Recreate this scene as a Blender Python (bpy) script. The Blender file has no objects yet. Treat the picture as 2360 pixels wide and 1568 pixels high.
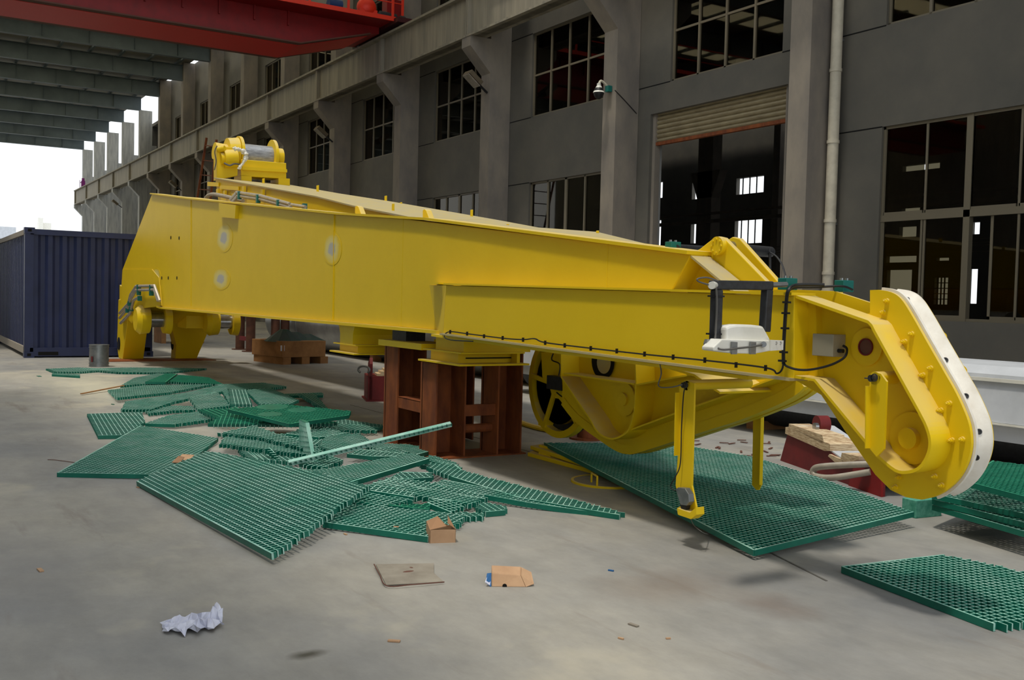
import bpy, math, random
from mathutils import Vector, Matrix
random.seed(7)
S = bpy.context.scene
COL = S.collection
# ------------------------------------------------------------------ camera
W, H, F = 2360, 1568, 2324.4
CAMH = 1.397
YAW, PIT, ROL = 2.58739, 0.04013, -0.02481
fw = Vector((math.cos(PIT)*math.cos(YAW), math.cos(PIT)*math.sin(YAW), -math.sin(PIT)))
rt = Vector((math.sin(YAW), -math.cos(YAW), 0)); dn = fw.cross(rt)
cR, sR = math.cos(ROL), math.sin(ROL)
RT = cR*rt + sR*dn; DN = -sR*rt + cR*dn
cd = bpy.data.cameras.new('camera'); cam = bpy.data.objects.new('camera', cd); COL.objects.link(cam)
cd.sensor_width = 36; cd.lens = 36*F/W; cd.clip_end = 600
cam.matrix_world = Matrix(((RT.x, -DN.x, -fw.x, 0), (RT.y, -DN.y, -fw.y, 0), (RT.z, -DN.z, -fw.z, CAMH), (0, 0, 0, 1)))
S.camera = cam
def ray(x, y): return RT*((x-W/2)/F) + DN*((y-H/2)/F) + fw
C0 = Vector((0, 0, CAMH))
def PZ(x, y, z=0.0):
    d = ray(x, y); return C0 + d*((z-CAMH)/d.z)
def PY(x, y, Y):
    d = ray(x, y); return C0 + d*(Y/d.y)
def PX(x, y, X):
    d = ray(x, y); return C0 + d*(X/d.x)
# ------------------------------------------------------------------ light
S.view_settings.view_transform = 'Standard'
S.view_settings.look = 'None'
S.view_settings.exposure = -0.05
S.view_settings.gamma = 1
wd = bpy.data.worlds.new('sky'); S.world = wd; wd.use_nodes = True
bg = wd.node_tree.nodes['Background']
bg.inputs[0].default_value = (0.93, 0.97, 1.0, 1); bg.inputs[1].default_value = 1.32
sl = bpy.data.lights.new('sun', 'SUN'); sl.energy = 2.1; sl.angle = math.radians(5); sl.color = (1, 0.93, 0.8)
so = bpy.data.objects.new('sun', sl); COL.objects.link(so)
so.rotation_euler = Vector((0.08, -0.27, 0.96)).to_track_quat('Z', 'Y').to_euler()
so.location = (0, 0, 30)
# ------------------------------------------------------------------ materials
def lin(c):
    return tuple(((v/255)/12.92 if v/255 <= .04045 else ((v/255+.055)/1.055)**2.4) for v in c) + (1,)
MATS = {}
def mat(name, c1, c2=None, rough=.6, metal=0., scale=4., bump=0., lo=.35, hi=.7, stretch=(1, 1, 1), spec=.4, det=6, coat=0):
    m = bpy.data.materials.new(name); m.use_nodes = True; nt = m.node_tree; N = nt.nodes; L = nt.links
    b = N['Principled BSDF']; b.inputs['Roughness'].default_value = rough; b.inputs['Metallic'].default_value = metal
    b.inputs['Specular IOR Level'].default_value = spec
    b.inputs['Coat Weight'].default_value = coat; b.inputs['Coat Roughness'].default_value = .12
    c1 = lin(c1); b.inputs['Base Color'].default_value = c1
    if c2 or bump:
        tc = N.new('ShaderNodeNewGeometry'); mp = N.new('ShaderNodeMapping'); mp.inputs['Scale'].default_value = stretch
        L.new(tc.outputs['Position'], mp.inputs[0])
        n = N.new('ShaderNodeTexNoise'); n.inputs['Scale'].default_value = scale; n.inputs['Detail'].default_value = det
        n.inputs['Roughness'].default_value = .6
        L.new(mp.outputs[0], n.inputs['Vector'])
        if c2:
            r = N.new('ShaderNodeValToRGB'); r.color_ramp.elements[0].position = lo; r.color_ramp.elements[1].position = hi
            r.color_ramp.elements[0].color = c1; r.color_ramp.elements[1].color = lin(c2)
            L.new(n.outputs[0], r.inputs[0]); L.new(r.outputs[0], b.inputs['Base Color'])
        if bump:
            bp = N.new('ShaderNodeBump'); bp.inputs['Strength'].default_value = bump; bp.inputs['Distance'].default_value = .02
            L.new(n.outputs[0], bp.inputs['Height']); L.new(bp.outputs[0], b.inputs['Normal'])
    MATS[name] = m; return m
M_yel = mat('yellow_paint', (228, 193, 10), (234, 199, 22), .5, scale=2.2, lo=.3, hi=.8, det=3, spec=.3)
def dusty(m, col, amt):      # settled dust lies on the faces that look up
    nt = m.node_tree; N = nt.nodes; L = nt.links; b = N['Principled BSDF']; src = b.inputs['Base Color'].links[0].from_socket
    g = N.new('ShaderNodeNewGeometry'); sp = N.new('ShaderNodeSeparateXYZ'); L.new(g.outputs['True Normal'], sp.inputs[0])
    mr = N.new('ShaderNodeMapRange'); mr.inputs['From Min'].default_value = .3; mr.inputs['From Max'].default_value = .75
    mr.inputs['To Max'].default_value = amt; L.new(sp.outputs['Z'], mr.inputs['Value'])
    n = N.new('ShaderNodeTexNoise'); n.inputs['Scale'].default_value = 7; n.inputs['Detail'].default_value = 6; L.new(g.outputs['Position'], n.inputs['Vector'])
    mm = N.new('ShaderNodeMath'); mm.operation = 'MULTIPLY'; L.new(mr.outputs[0], mm.inputs[0])
    m2 = N.new('ShaderNodeMapRange'); m2.inputs['From Min'].default_value = .3; m2.inputs['From Max'].default_value = .6; m2.inputs['To Min'].default_value = .5; L.new(n.outputs[0], m2.inputs['Value'])
    L.new(m2.outputs[0], mm.inputs[1])
    x = N.new('ShaderNodeMix'); x.data_type = 'RGBA'; L.new(mm.outputs[0], x.inputs[0]); L.new(src, x.inputs[6]); x.inputs[7].default_value = lin(col); L.new(x.outputs[2], b.inputs['Base Color'])
dusty(M_yel, (206, 186, 136), .75)
M_ydust = mat('dusty_yellow_paint', (186, 168, 108), (170, 160, 132), .7, scale=5)
M_wall = mat('dark_grey_wall_paint', (104, 100, 91), (90, 88, 82), .75, scale=1.2, lo=.3, hi=.7)
M_conc = mat('column_concrete', (142, 133, 120), (116, 110, 104), .85, scale=1.6, bump=.15, stretch=(1, 1, .5))
M_pale = mat('pale_concrete', (176, 176, 172), (140, 142, 140), .85, scale=3., bump=.1, stretch=(2, 2, .3))
M_beam = mat('runway_beam_paint', (150, 142, 124), (118, 114, 102), .7, scale=1.5, stretch=(3, 1, .25))
M_frame = mat('window_frame', (120, 112, 94), None, .5, metal=.2)
M_dark = mat('black_rubber', (22, 22, 24), None, .5)
M_black = mat('black_hole', (6, 6, 6), None, .9)
M_blackmet = mat('black_painted_steel', (38, 38, 40), (52, 54, 58), .5, scale=30)
M_rust = mat('rust_primer', (144, 78, 36), (98, 48, 26), .75, scale=7, stretch=(1, 1, .4), bump=.1)
M_maroon = mat('dark_red_primer', (118, 30, 32), (96, 22, 26), .6, scale=6)
M_bluem = mat('motor_blue', (24, 60, 110), None, .5)
M_dkred = mat('crane_red_shaded', (64, 16, 16), None, .7)  # crane red darkened: shadow on the end carriage put into its colour
M_redlit = mat('crane_red_bounce_lit', (214, 30, 26), None, .5)  # lighter copy of the crane red: floor bounce painted into the bottom plate
M_red = mat('crane_red', (140, 12, 14), (122, 12, 14), .5, scale=3)
M_redline = mat('crane_orange_red', (226, 52, 24), None, .5)
M_brown = mat('brown_scuffed_steel', (98, 62, 50), None, .7)
M_blue = mat('container_navy', (40, 48, 84), (34, 42, 72), .5, scale=3)
M_contr = mat('container_dusty_rail', (158, 150, 138), None, .7)
M_gal = mat('galvanised', (150, 152, 152), (118, 122, 124), .35, metal=.7, scale=9)
M_steel = mat('bare_steel', (176, 178, 180), (150, 150, 152), .25, metal=.9, scale=12)
M_pipe = mat('grey_pipe', (150, 150, 146), (120, 120, 118), .32, metal=.6, scale=3)
M_white = mat('white_enamel', (232, 230, 222), (214, 212, 200), .35, scale=6)
M_wbeam = mat('pale_grey_primer', (196, 200, 206), (178, 182, 188), .55, scale=3)
M_nylon = mat('white_nylon', (238, 234, 224), (214, 205, 190), .45, scale=9, lo=.4, hi=.8)
M_pvc = mat('cream_plastic_pipe', (206, 198, 178), (186, 178, 160), .5, scale=5)
M_green = mat('green_fibreglass', (16, 112, 92), (10, 92, 76), .45, scale=6)
M_gtop = mat('worn_pale_green_fibreglass', (166, 206, 194), (112, 176, 158), .6, scale=5, lo=.35, hi=.65)
M_gtop2 = mat('clean_green_fibreglass', (56, 158, 122), (34, 134, 102), .5, scale=5)
M_gbrk = mat('frayed_pale_fibreglass', (178, 212, 200), (110, 176, 158), .8, scale=12)
M_gblk = mat('speckled_green_fibreglass', (96, 168, 148), (40, 130, 108), .6, scale=30)
M_teal = mat('teal_plastic', (16, 104, 96), None, .4)
M_card = mat('cardboard', (190, 154, 120), (172, 136, 104), .85, scale=9)
M_card2 = mat('cardboard_inside', (158, 120, 88), None, .9)
M_bluep = mat('blue_print', (40, 96, 150), None, .6)
M_paper = mat('white_paper', (216, 218, 232), (196, 198, 216), .8, scale=20)
M_ply = mat('plywood', (214, 194, 160), (168, 140, 108), .8, scale=60, stretch=(.25, .25, 2.5), lo=.42, hi=.6)
M_crate = mat('crate_board', (166, 120, 74), (138, 98, 60), .85, scale=5)
M_tarp = mat('green_tarpaulin', (24, 66, 52), (60, 66, 72), .6, scale=4)
M_ropeM = mat('wire_rope', (172, 174, 178), (124, 126, 130), .45, metal=.5, scale=40, stretch=(1, .2, 1))
M_roof = mat('roof_steel_blue_grey', (92, 104, 110), (76, 88, 94), .6, scale=.8)
M_sheet = mat('roof_sheet', (120, 118, 108), None, .7)
M_shut = mat('shutter_tan', (150, 138, 108), (124, 112, 86), .6, scale=3, stretch=(1, 1, 3))
M_jbox = mat('grey_beige_box', (150, 144, 124), None, .5)
M_lampb = mat('weathered_lamp_housing', (104, 92, 72), (84, 74, 58), .7)
M_tube = mat('light_grey_tube', (182, 174, 160), (160, 152, 140), .4, metal=.2, scale=12)
M_rust2 = mat('dark_rusty_steel', (92, 56, 38), (66, 40, 30), .8, scale=6)
M_coax = mat('grey_cable', (92, 90, 86), None, .5)
M_purple = mat('purple_lens_fringe', (120, 30, 110), None, .6)  # dark post coloured purple to imitate lens fringing against bright sky
M_cloth = mat('grey_mat', (154, 147, 134), (124, 116, 104), .9, scale=5)
def glassmat():
    m = bpy.data.materials.new('tinted_glass'); m.use_nodes = True; nt = m.node_tree; nt.nodes.clear(); N = nt.nodes; L = nt.links
    o = N.new('ShaderNodeOutputMaterial'); mx = N.new('ShaderNodeMixShader'); t = N.new('ShaderNodeBsdfTransparent')
    g = N.new('ShaderNodeBsdfGlossy'); fr = N.new('ShaderNodeFresnel'); fr.inputs[0].default_value = 1.45
    t.inputs[0].default_value = (.30, .28, .22, 1); g.inputs['Roughness'].default_value = .02; g.inputs[0].default_value = (.8, .75, .65, 1)
    L.new(fr.outputs[0], mx.inputs[0]); L.new(t.outputs[0], mx.inputs[1]); L.new(g.outputs[0], mx.inputs[2]); L.new(mx.outputs[0], o.inputs[0])
    return m
M_glass = glassmat()
def translmat():
    m = bpy.data.materials.new('translucent_skylight'); m.use_nodes = True; nt = m.node_tree; nt.nodes.clear(); N = nt.nodes; L = nt.links
    o = N.new('ShaderNodeOutputMaterial'); t = N.new('ShaderNodeBsdfTranslucent'); t.inputs[0].default_value = (.85, .8, .65, 1)
    L.new(t.outputs[0], o.inputs[0]); return m
M_sky = translmat()
def floormat():
    m = bpy.data.materials.new('dusty_concrete_floor'); m.use_nodes = True; nt = m.node_tree; N = nt.nodes; L = nt.links
    b = N['Principled BSDF']; b.inputs['Roughness'].default_value = .62; b.inputs['Specular IOR Level'].default_value = .35
    g = N.new('ShaderNodeNewGeometry')
    def noise(sc, det, st=(1, 1, 1), ro=.6):
        mp = N.new('ShaderNodeMapping'); mp.inputs['Scale'].default_value = st; L.new(g.outputs['Position'], mp.inputs[0])
        n = N.new('ShaderNodeTexNoise'); n.inputs['Scale'].default_value = sc; n.inputs['Detail'].default_value = det
        n.inputs['Roughness'].default_value = ro; L.new(mp.outputs[0], n.inputs['Vector']); return n
    def ramp(n, p, c):
        r = N.new('ShaderNodeValToRGB'); e = r.color_ramp.elements
        e[0].position, e[1].position = p[0], p[-1]; e[0].color = c[0]; e[1].color = c[-1]
        for q, cc in zip(p[1:-1], c[1:-1]):
            k = e.new(q); k.color = cc
        L.new(n, r.inputs[0]); return r
    def mix(mode, f, a, bb):
        x = N.new('ShaderNodeMix'); x.data_type = 'RGBA'; x.blend_type = mode
        if isinstance(f, (int, float)): x.inputs[0].default_value = f
        else: L.new(f, x.inputs[0])
        L.new(a, x.inputs[6])
        if isinstance(bb, tuple): x.inputs[7].default_value = bb
        else: L.new(bb, x.inputs[7])
        return x.outputs[2]
    base = ramp(noise(.35, 8).outputs[0], (.35, .5, .68), (lin((126, 127, 128)), lin((149, 147, 142)), lin((170, 165, 153))))
    fine = ramp(noise(2.2, 12, (1, 1.7, 1), .72).outputs[0], (.3, .7), ((.8, .8, .8, 1), (1.12, 1.12, 1.12, 1)))
    c = mix('MULTIPLY', 1., base.outputs[0], fine.outputs[0])
    sc = ramp(noise(1.3, 5, (.5, 2.6, 1)).outputs[0], (.6, .72), ((0, 0, 0, 1), (.5, .5, .5, 1)))
    c = mix('MIX', sc.outputs[0], c, lin((110, 98, 88)))
    gr = ramp(noise(.8, 5, (1, 1, 1)).outputs[0], (.58, .74), ((0, 0, 0, 1), (.75, .75, .75, 1)))
    c = mix('MIX', gr.outputs[0], c, lin((192, 184, 164)))
    # oil stains and a painted pool of sunlight with shapes of their own
    def stain_or_sunpatch(px, rx, ry, strength, col, c):
        p = PZ(px[0], px[1]); mp = N.new('ShaderNodeMapping'); mp.vector_type = 'POINT'
        mp.inputs['Location'].default_value = (-p.x/rx, -p.y/ry, 0); mp.inputs['Scale'].default_value = (1/rx, 1/ry, 1)
        nn = noise(5, 4); ad = N.new('ShaderNodeVectorMath'); ad.operation = 'SCALE'; ad.inputs[3].default_value = .9
        L.new(nn.outputs['Color'], ad.inputs[0]); L.new(g.outputs['Position'], mp.inputs[0])
        a2 = N.new('ShaderNodeVectorMath'); a2.operation = 'ADD'; L.new(mp.outputs[0], a2.inputs[0]); L.new(ad.outputs[0], a2.inputs[1])
        a3 = N.new('ShaderNodeVectorMath'); a3.operation = 'SUBTRACT'; a3.inputs[1].default_value = (.45, .45, .45); L.new(a2.outputs[0], a3.inputs[0])
        mpz = N.new('ShaderNodeMapping'); mpz.inputs['Scale'].default_value = (1, 1, 0); L.new(a3.outputs[0], mpz.inputs[0])
        ln = N.new('ShaderNodeVectorMath'); ln.operation = 'LENGTH'; L.new(mpz.outputs[0], ln.inputs[0])
        r = ramp(ln.outputs['Value'], (.2, 1.), ((strength,)*3+(1,), (0, 0, 0, 1)))
        return mix('MIX', r.outputs[0], c, lin(col))
    c = stain_or_sunpatch((712, 1508), .055, .10, .95, (74, 70, 58), c)
    c = stain_or_sunpatch((1540, 1350), .35, .5, .4, (128, 112, 98), c)
    c = stain_or_sunpatch((1780, 1395), .3, .2, .45, (112, 94, 84), c)
    c = stain_or_sunpatch((60, 1300), 1.2, .3, .35, (126, 124, 124), c)
    c = stain_or_sunpatch((220, 890), 3.5, .9, .55, (205, 200, 176), c)  # pool of sunlight painted pale on the floor, no stain
    c = stain_or_sunpatch((1000, 1220), .8, .25, .3, (120, 118, 110), c)
    L.new(c, b.inputs['Base Color'])
    bp = N.new('ShaderNodeBump'); bp.inputs['Strength'].default_value = .12; bp.inputs['Distance'].default_value = .01
    L.new(noise(14, 6).outputs[0], bp.inputs['Height']); L.new(bp.outputs[0], b.inputs['Normal'])
    return m
M_floor = floormat()
# ------------------------------------------------------------------ mesh helpers
LOC = {}
class MB:
    def __init__(s): s.v = []; s.f = []; s.m = []
    def add(s, vs, fs, mi=0):
        o = len(s.v); s.v += [Vector(v) for v in vs]
        for k, f in enumerate(fs): s.f.append([i+o for i in f]); s.m.append(mi[k] if isinstance(mi, (list, tuple)) else mi)
        return s
    def hexa(s, b, t, mi=0):      # b, t: 4 bottom and 4 top points
        return s.add(list(b)+list(t), [(3, 2, 1, 0), (4, 5, 6, 7), (0, 1, 5, 4), (1, 2, 6, 5), (2, 3, 7, 6), (3, 0, 4, 7)], mi)
    def box(s, a, b, mi=0):
        x0, y0, z0 = [min(a[i], b[i]) for i in range(3)]; x1, y1, z1 = [max(a[i], b[i]) for i in range(3)]
        return s.hexa([(x0, y0, z0), (x1, y0, z0), (x1, y1, z0), (x0, y1, z0)], [(x0, y0, z1), (x1, y0, z1), (x1, y1, z1), (x0, y1, z1)], mi)
    def prism(s, pts, off, mi=0):     # pts: planar 3D polygon, off: extrusion vector
        n = len(pts); off = Vector(off); pts = [Vector(p) for p in pts]
        fs = [list(range(n)), list(range(2*n-1, n-1, -1))] + [[i, i+n, (i+1) % n+n, (i+1) % n] for i in range(n)]
        return s.add(pts+[p+off for p in pts], fs, mi)
    def bar(s, a, b, w, h, up=(0, 0, 1), mi=0):
        a, b = Vector(a), Vector(b); d = (b-a).normalized(); u = Vector(up); sd = d.cross(u)
        if sd.length < 1e-4: sd = d.cross(Vector((0, 1, 0)))
        sd.normalize(); u = sd.cross(d).normalized(); sd *= w/2; u *= h/2
        return s.hexa([a-sd-u, b-sd-u, b+sd-u, a+sd-u], [a-sd+u, b-sd+u, b+sd+u, a+sd+u], mi)
    def cyl(s, a, b, r, n=20, r2=None, mi=0):
        a, b = Vector(a), Vector(b); d = (b-a).normalized(); e = d.orthogonal().normalized(); g = d.cross(e); r2 = r if r2 is None else r2
        vs = [a+(e*math.cos(t)+g*math.sin(t))*r for t in [2*math.pi*i/n for i in range(n)]]
        vs += [b+(e*math.cos(t)+g*math.sin(t))*r2 for t in [2*math.pi*i/n for i in range(n)]]
        return s.add(vs, [list(range(n-1, -1, -1)), list(range(n, 2*n))] + [[i, (i+1) % n, (i+1) % n+n, i+n] for i in range(n)], mi)
    def ring(s, a, b, r, ri, n=28, mi=0):   # hollow cylinder
        a, b = Vector(a), Vector(b); d = (b-a).normalized(); e = d.orthogonal().normalized(); g = d.cross(e)
        T = [2*math.pi*i/n for i in range(n)]; U = [(e*math.cos(t)+g*math.sin(t)) for t in T]
        vs = [a+u*r for u in U]+[b+u*r for u in U]+[b+u*ri for u in U]+[a+u*ri for u in U]
        fs = []
        for i in range(n):
            j = (i+1) % n
            for k in range(4): fs.append([i+k*n, j+k*n, j+((k+1) % 4)*n, i+((k+1) % 4)*n])
        return s.add(vs, fs, mi)
    def tube(s, path, r, n=8, mi=0, smooth=True):
        P = [Vector(p) for p in path]
        if smooth and len(P) > 2: P = cat(P)
        rings = []; up = None
        for i, p in enumerate(P):
            d = (P[min(i+1, len(P)-1)]-P[max(i-1, 0)]).normalized()
            if up is None: up = d.orthogonal().normalized()
            up = (up-d*up.dot(d)); up = up.normalized() if up.length > 1e-6 else d.orthogonal().normalized(); sd = d.cross(up)
            rings.append([p+(up*math.cos(2*math.pi*k/n)+sd*math.sin(2*math.pi*k/n))*r for k in range(n)])
        o = len(s.v); s.v += [v for q in rings for v in q]
        for i in range(len(P)-1):
            for k in range(n): s.f.append([o+i*n+k, o+i*n+(k+1) % n, o+(i+1)*n+(k+1) % n, o+(i+1)*n+k]); s.m.append(mi)
        s.f.append([o+k for k in range(n-1, -1, -1)]); s.m.append(mi); s.f.append([o+(len(P)-1)*n+k for k in range(n)]); s.m.append(mi)
        return s
    def ribbon(s, path, y0, y1, th, mi=0, closed=False):   # strip following an XZ path, running from y0 to y1, thickness th
        P = [Vector((p[0], 0, p[2])) for p in path]; n = len(P); nr = []
        for i in range(n):
            a = P[(i-1) % n] if (closed or i > 0) else P[i]; b = P[(i+1) % n] if (closed or i < n-1) else P[i]
            d = (b-a).normalized(); nr.append(Vector((d.z, 0, -d.x)))
        rows = []
        for p, q in zip(P, nr):
            rows.append([Vector((p.x, y0, p.z)), Vector((p.x, y1, p.z)), Vector((p.x, y1, p.z))+q*th, Vector((p.x, y0, p.z))+q*th])
        o = len(s.v); s.v += [v for r in rows for v in r]
        for i in range(n if closed else n-1):
            j = (i+1) % n
            for k in range(4): s.f.append([o+i*4+k, o+i*4+(k+1) % 4, o+j*4+(k+1) % 4, o+j*4+k]); s.m.append(mi)
        if not closed:
            s.f.append([o, o+3, o+2, o+1]); s.f.append([o+(n-1)*4+k for k in range(4)]); s.m += [mi, mi]
        return s
    def sphere(s, c, r, n=12, m=8, mi=0, sc=(1, 1, 1), zmin=-1):
        c = Vector(c); vs = []
        for i in range(m+1):
            a = math.pi*i/m
            for k in range(n):
                z = max(math.cos(a), zmin)
                b = 2*math.pi*k/n; vs.append(c+Vector((r*math.sin(a)*math.cos(b)*sc[0], r*math.sin(a)*math.sin(b)*sc[1], r*z*sc[2])))
        return s.add(vs, [[i*n+k, i*n+(k+1) % n, (i+1)*n+(k+1) % n, (i+1)*n+k] for i in range(m) for k in range(n)], mi)
    def build(s, name, mats, parent=None, smooth=False, bevel=0, label=None):
        if not isinstance(mats, (list, tuple)): mats = [mats]
        off = LOC.get(parent, Vector((0, 0, 0))) if parent else Vector((0, 0, 0))
        me = bpy.data.meshes.new(name); me.from_pydata([v-off for v in s.v], [], s.f)
        for m in mats: me.materials.append(m)
        me.polygons.foreach_set('material_index', s.m)
        me.update(); 
        import bmesh
        bm = bmesh.new(); bm.from_mesh(me); bmesh.ops.recalc_face_normals(bm, faces=bm.faces); bm.to_mesh(me); bm.free()
        if smooth:
            me.polygons.foreach_set('use_smooth', [True]*len(me.polygons)); me.set_sharp_from_angle(angle=math.radians(38))
        o = bpy.data.objects.new(name, me); COL.objects.link(o)
        if parent: o.parent = parent; LOC[o] = off
        else: LOC[o] = Vector((0, 0, 0))
        if bevel:
            b = o.modifiers.new('bevel', 'BEVEL'); b.width = bevel; b.segments = 2; b.limit_method = 'ANGLE'
        if label: o['label'] = label
        return o
def cat(P, k=6):
    out = []
    for i in range(len(P)-1):
        a, b, c, d = P[max(i-1, 0)], P[i], P[i+1], P[min(i+2, len(P)-1)]
        for j in range(k):
            t = j/k; out.append(.5*((2*b)+(c-a)*t+(2*a-5*b+4*c-d)*t*t+(3*b-a-3*c+d)*t**3))
    return out+[P[-1]]
def thing(name, label, category, loc=(0, 0, 0), group=None):
    o = bpy.data.objects.new(name, None); COL.objects.link(o); o.location = loc; LOC[o] = Vector(loc); o.empty_display_size = .2
    o['label'] = label; o['category'] = category
    if group: o['group'] = group
    return o
def tag(o, label, category, group=None, kind=None):
    if label: o['label'] = label
    if category: o['category'] = category
    if group: o['group'] = group
    if kind: o['kind'] = kind
    return o
def struct(o): o['kind'] = 'structure'; return o
def sempty(name, loc):
    o = bpy.data.objects.new(name, None); COL.objects.link(o); o.location = loc; LOC[o] = Vector(loc); o['kind'] = 'structure'; return o
def dup(root, loc, label=None, group=None):
    r = root.copy(); COL.objects.link(r); r.location = loc
    if label: r['label'] = label
    if group: r['group'] = group
    for ch in list(root.children):
        c = ch.copy(); COL.objects.link(c); c.parent = r
        for g in list(ch.children):
            d = g.copy(); COL.objects.link(d); d.parent = c
    return r
def poly(pts, Y): return [PY(x, y, Y) for x, y in pts]
def zo(s, ox, oy): return lambda L: [(ox+x/s, oy+y/s) for x, y in L]
# ================================================================== THE SETTING
fl = MB(); fl.add([(-140, -20, 0), (14, -20, 0), (14, 60, 0), (-140, 60, 0)], [(0, 1, 2, 3)])
struct(fl.build('floor', M_floor))
# joint strips in the floor
jb = MB(); a, b = PZ(1770, 1272), PZ(1905, 1340)
d = (b-a).normalized()
jb.bar(a+Vector((0, 0, .001)), b+Vector((0, 0, .001)), .012, .004)
jb.bar((-12, 5.02, .001), (-6.5, 5.02, .001), .006, .004); jb.bar((-20, -1.5, .001), (-3.5, -1.5, .001), .006, .004)
struct(jb.build('trim_1', M_coax))
XR = lambda k: -13.46-6*k
XL = lambda k: -13.98-6*k
YW = 15.5
def wall_holes(m, x0, x1, z0, z1, y0, y1, holes, mi=0):
    xs = sorted(set([x0, x1]+[h[0] for h in holes]+[h[1] for h in holes])); zs = sorted(set([z0, z1]+[h[2] for h in holes]+[h[3] for h in holes]))
    for zi in range(len(zs)-1):
        run = None
        for xi in range(len(xs)-1):
            cx, cz = (xs[xi]+xs[xi+1])/2, (zs[zi]+zs[zi+1])/2
            solid = not any(h[0] < cx < h[1] and h[2] < cz < h[3] for h in holes)
            if solid and run is None: run = xs[xi]
            if (not solid) and run is not None: m.box((run, y0, zs[zi]), (xs[xi], y1, zs[zi+1]), mi); run = None
        if run is not None: m.box((run, y0, zs[zi]), (xs[-1], y1, zs[zi+1]), mi)
LOWZ, UPZ, CLZ = (1.21, 4.73), (6.57, 8.92), (10.6, 12.4)
holes = []; wins = []
for k in range(-2, 9):
    x0 = XR(k+1); x1 = XL(k)
    if k == 0:
        holes.append((-19.0, -14.66, 0, 5.9)); wx = (-18.32, -14.85)
        wins += [(wx, UPZ, 2), (wx, CLZ, 1)]
    else:
        wx = (x0+1.13, x0+4.63); wins += [(wx, LOWZ, 3), (wx, UPZ, 2), (wx, CLZ, 1)]
for wx, wz, kind in wins: holes.append((wx[0], wx[1], wz[0], wz[1]))
wb = MB(); wall_holes(wb, -68.0, 6, 0, 14.95, YW, YW+.24, holes)
struct(wb.build('wall_back', M_wall))
gr = MB()
for k in range(-2, 9):
    for z in (4.73, 6.57, 8.93):
        if k == 0 and z < 6: continue
        wx0 = -18.32 if k == 0 else XR(k+1)+1.13; wx1 = -14.85 if k == 0 else XR(k+1)+4.63
        gr.box((XR(k+1), YW-.004, z-.012), (wx0, YW, z+.012)); gr.box((wx1, YW-.004, z-.012), (XL(k), YW, z+.012))
struct(gr.build('trim_2', M_black))
# windows: a structure with frame, sill and glass; made once per kind and copied
protos = {}
def window_proto(kind, w, h):
    e = sempty('window_1', (0, 0, 0)); fr = MB(); gl = MB(); y = .09
    T = .05
    for (a, b) in (((0, y-.03, 0), (T, y+.05, h)), ((w-T, y-.03, 0), (w, y+.05, h)), ((0, y-.03, 0), (w, y+.05, T)), ((0, y-.03, h-T), (w, y+.05, h))): fr.box(a, b)
    for i in (1, 2, 3):
        t = .055 if (i == 2 and kind == 3) else .028
        fr.box((w*i/4-t, y-.03, 0), (w*i/4+t, y+.04, h))
    if kind == 3:
        hz = 1.84; fr.box((0, y-.04, hz-.06), (w, y+.05, hz+.06))
        for i in range(4):       # sash rails
            x0 = w*i/4+.05; x1 = w*(i+1)/4-.05
            fr.box((x0, y-.01, .05), (x1, y+.03, .10)); fr.box((x0, y-.01, hz+.06), (x1, y+.03, hz+.10))
    if kind == 2: fr.box((0, y-.02, h*.5-.025), (w, y+.03, h*.5+.025))
    gl.box((.02, y+.008, .02), (w-.02, y+.014, h-.02))
    fo = fr.build('window_frame', M_frame, e); go = gl.build('glass_pane', M_glass, e)
    return e
n_w = 0
for wx, wz, kind in wins:
    key = (kind, round(wx[1]-wx[0], 2)); n_w += 1
    loc = (wx[0], YW, wz[0])
    if kind == 3 and abs(wx[0]+12.33) < .2:      # the window beside the downpipe, one lower sash slid open
        e = sempty('window_%d' % n_w, loc); w = wx[1]-wx[0]; h = wz[1]-wz[0]; fr = MB(); gl = MB(); X0, Y0, Z0 = loc; hz = 1.84
        def B(m, x0, x1, y0, y1, z0, z1): m.box((X0+x0, Y0+y0, Z0+z0), (X0+x1, Y0+y1, Z0+z1))
        for a in ((0, .05, .05, .15, 0, h), (w-.05, w, .05, .15, 0, h), (0, w, .05, .15, 0, .05), (0, w, .05, .15, h-.05, h), (0, w, .04, .15, hz-.06, hz+.06), (w/2-.06, w/2+.06, .04, .15, 0, h)): B(fr, *a)
        for i in range(4):
            x0, x1 = w*i/4+.05, w*(i+1)/4-.01
            if i == 2: continue
            B(fr, x0-.02, x0+.02, .06, .1, .05, hz-.06); B(fr, x1-.02, x1+.02, .06, .1, .05, hz-.06); B(fr, x0, x1, .06, .1, .05, .1)
            B(gl, x0, x1, .08, .086, .06, hz-.06)
        for i in range(4):
            x0, x1 = w*i/4+.04, w*(i+1)/4-.01
            B(fr, x0-.02, x0+.02, .06, .1, hz+.06, h-.05); B(fr, x0, x1, .06, .1, hz+.06, hz+.11); B(gl, x0, x1, .08, .086, hz+.06, h-.05)
        # the slid sash standing half a bay to the right
        x0, x1 = w*.5+.42, w*.5+1.3
        B(fr, x0, x0+.05, .09, .13, .05, hz-.06); B(fr, x0, x1, .09, .13, .05, .1); B(gl, x0, x1, .1, .106, .06, hz-.06)
        fr.build('window_frame', M_frame, e); gl.build('glass_pane', M_glass, e)
    elif key not in protos:
        e = window_proto(kind, wx[1]-wx[0], wz[1]-wz[0]); e.location = loc; e.name = 'window_%d' % n_w; protos[key] = e
    else:
        e = dup(protos[key], loc); e.name = 'window_%d' % n_w
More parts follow.
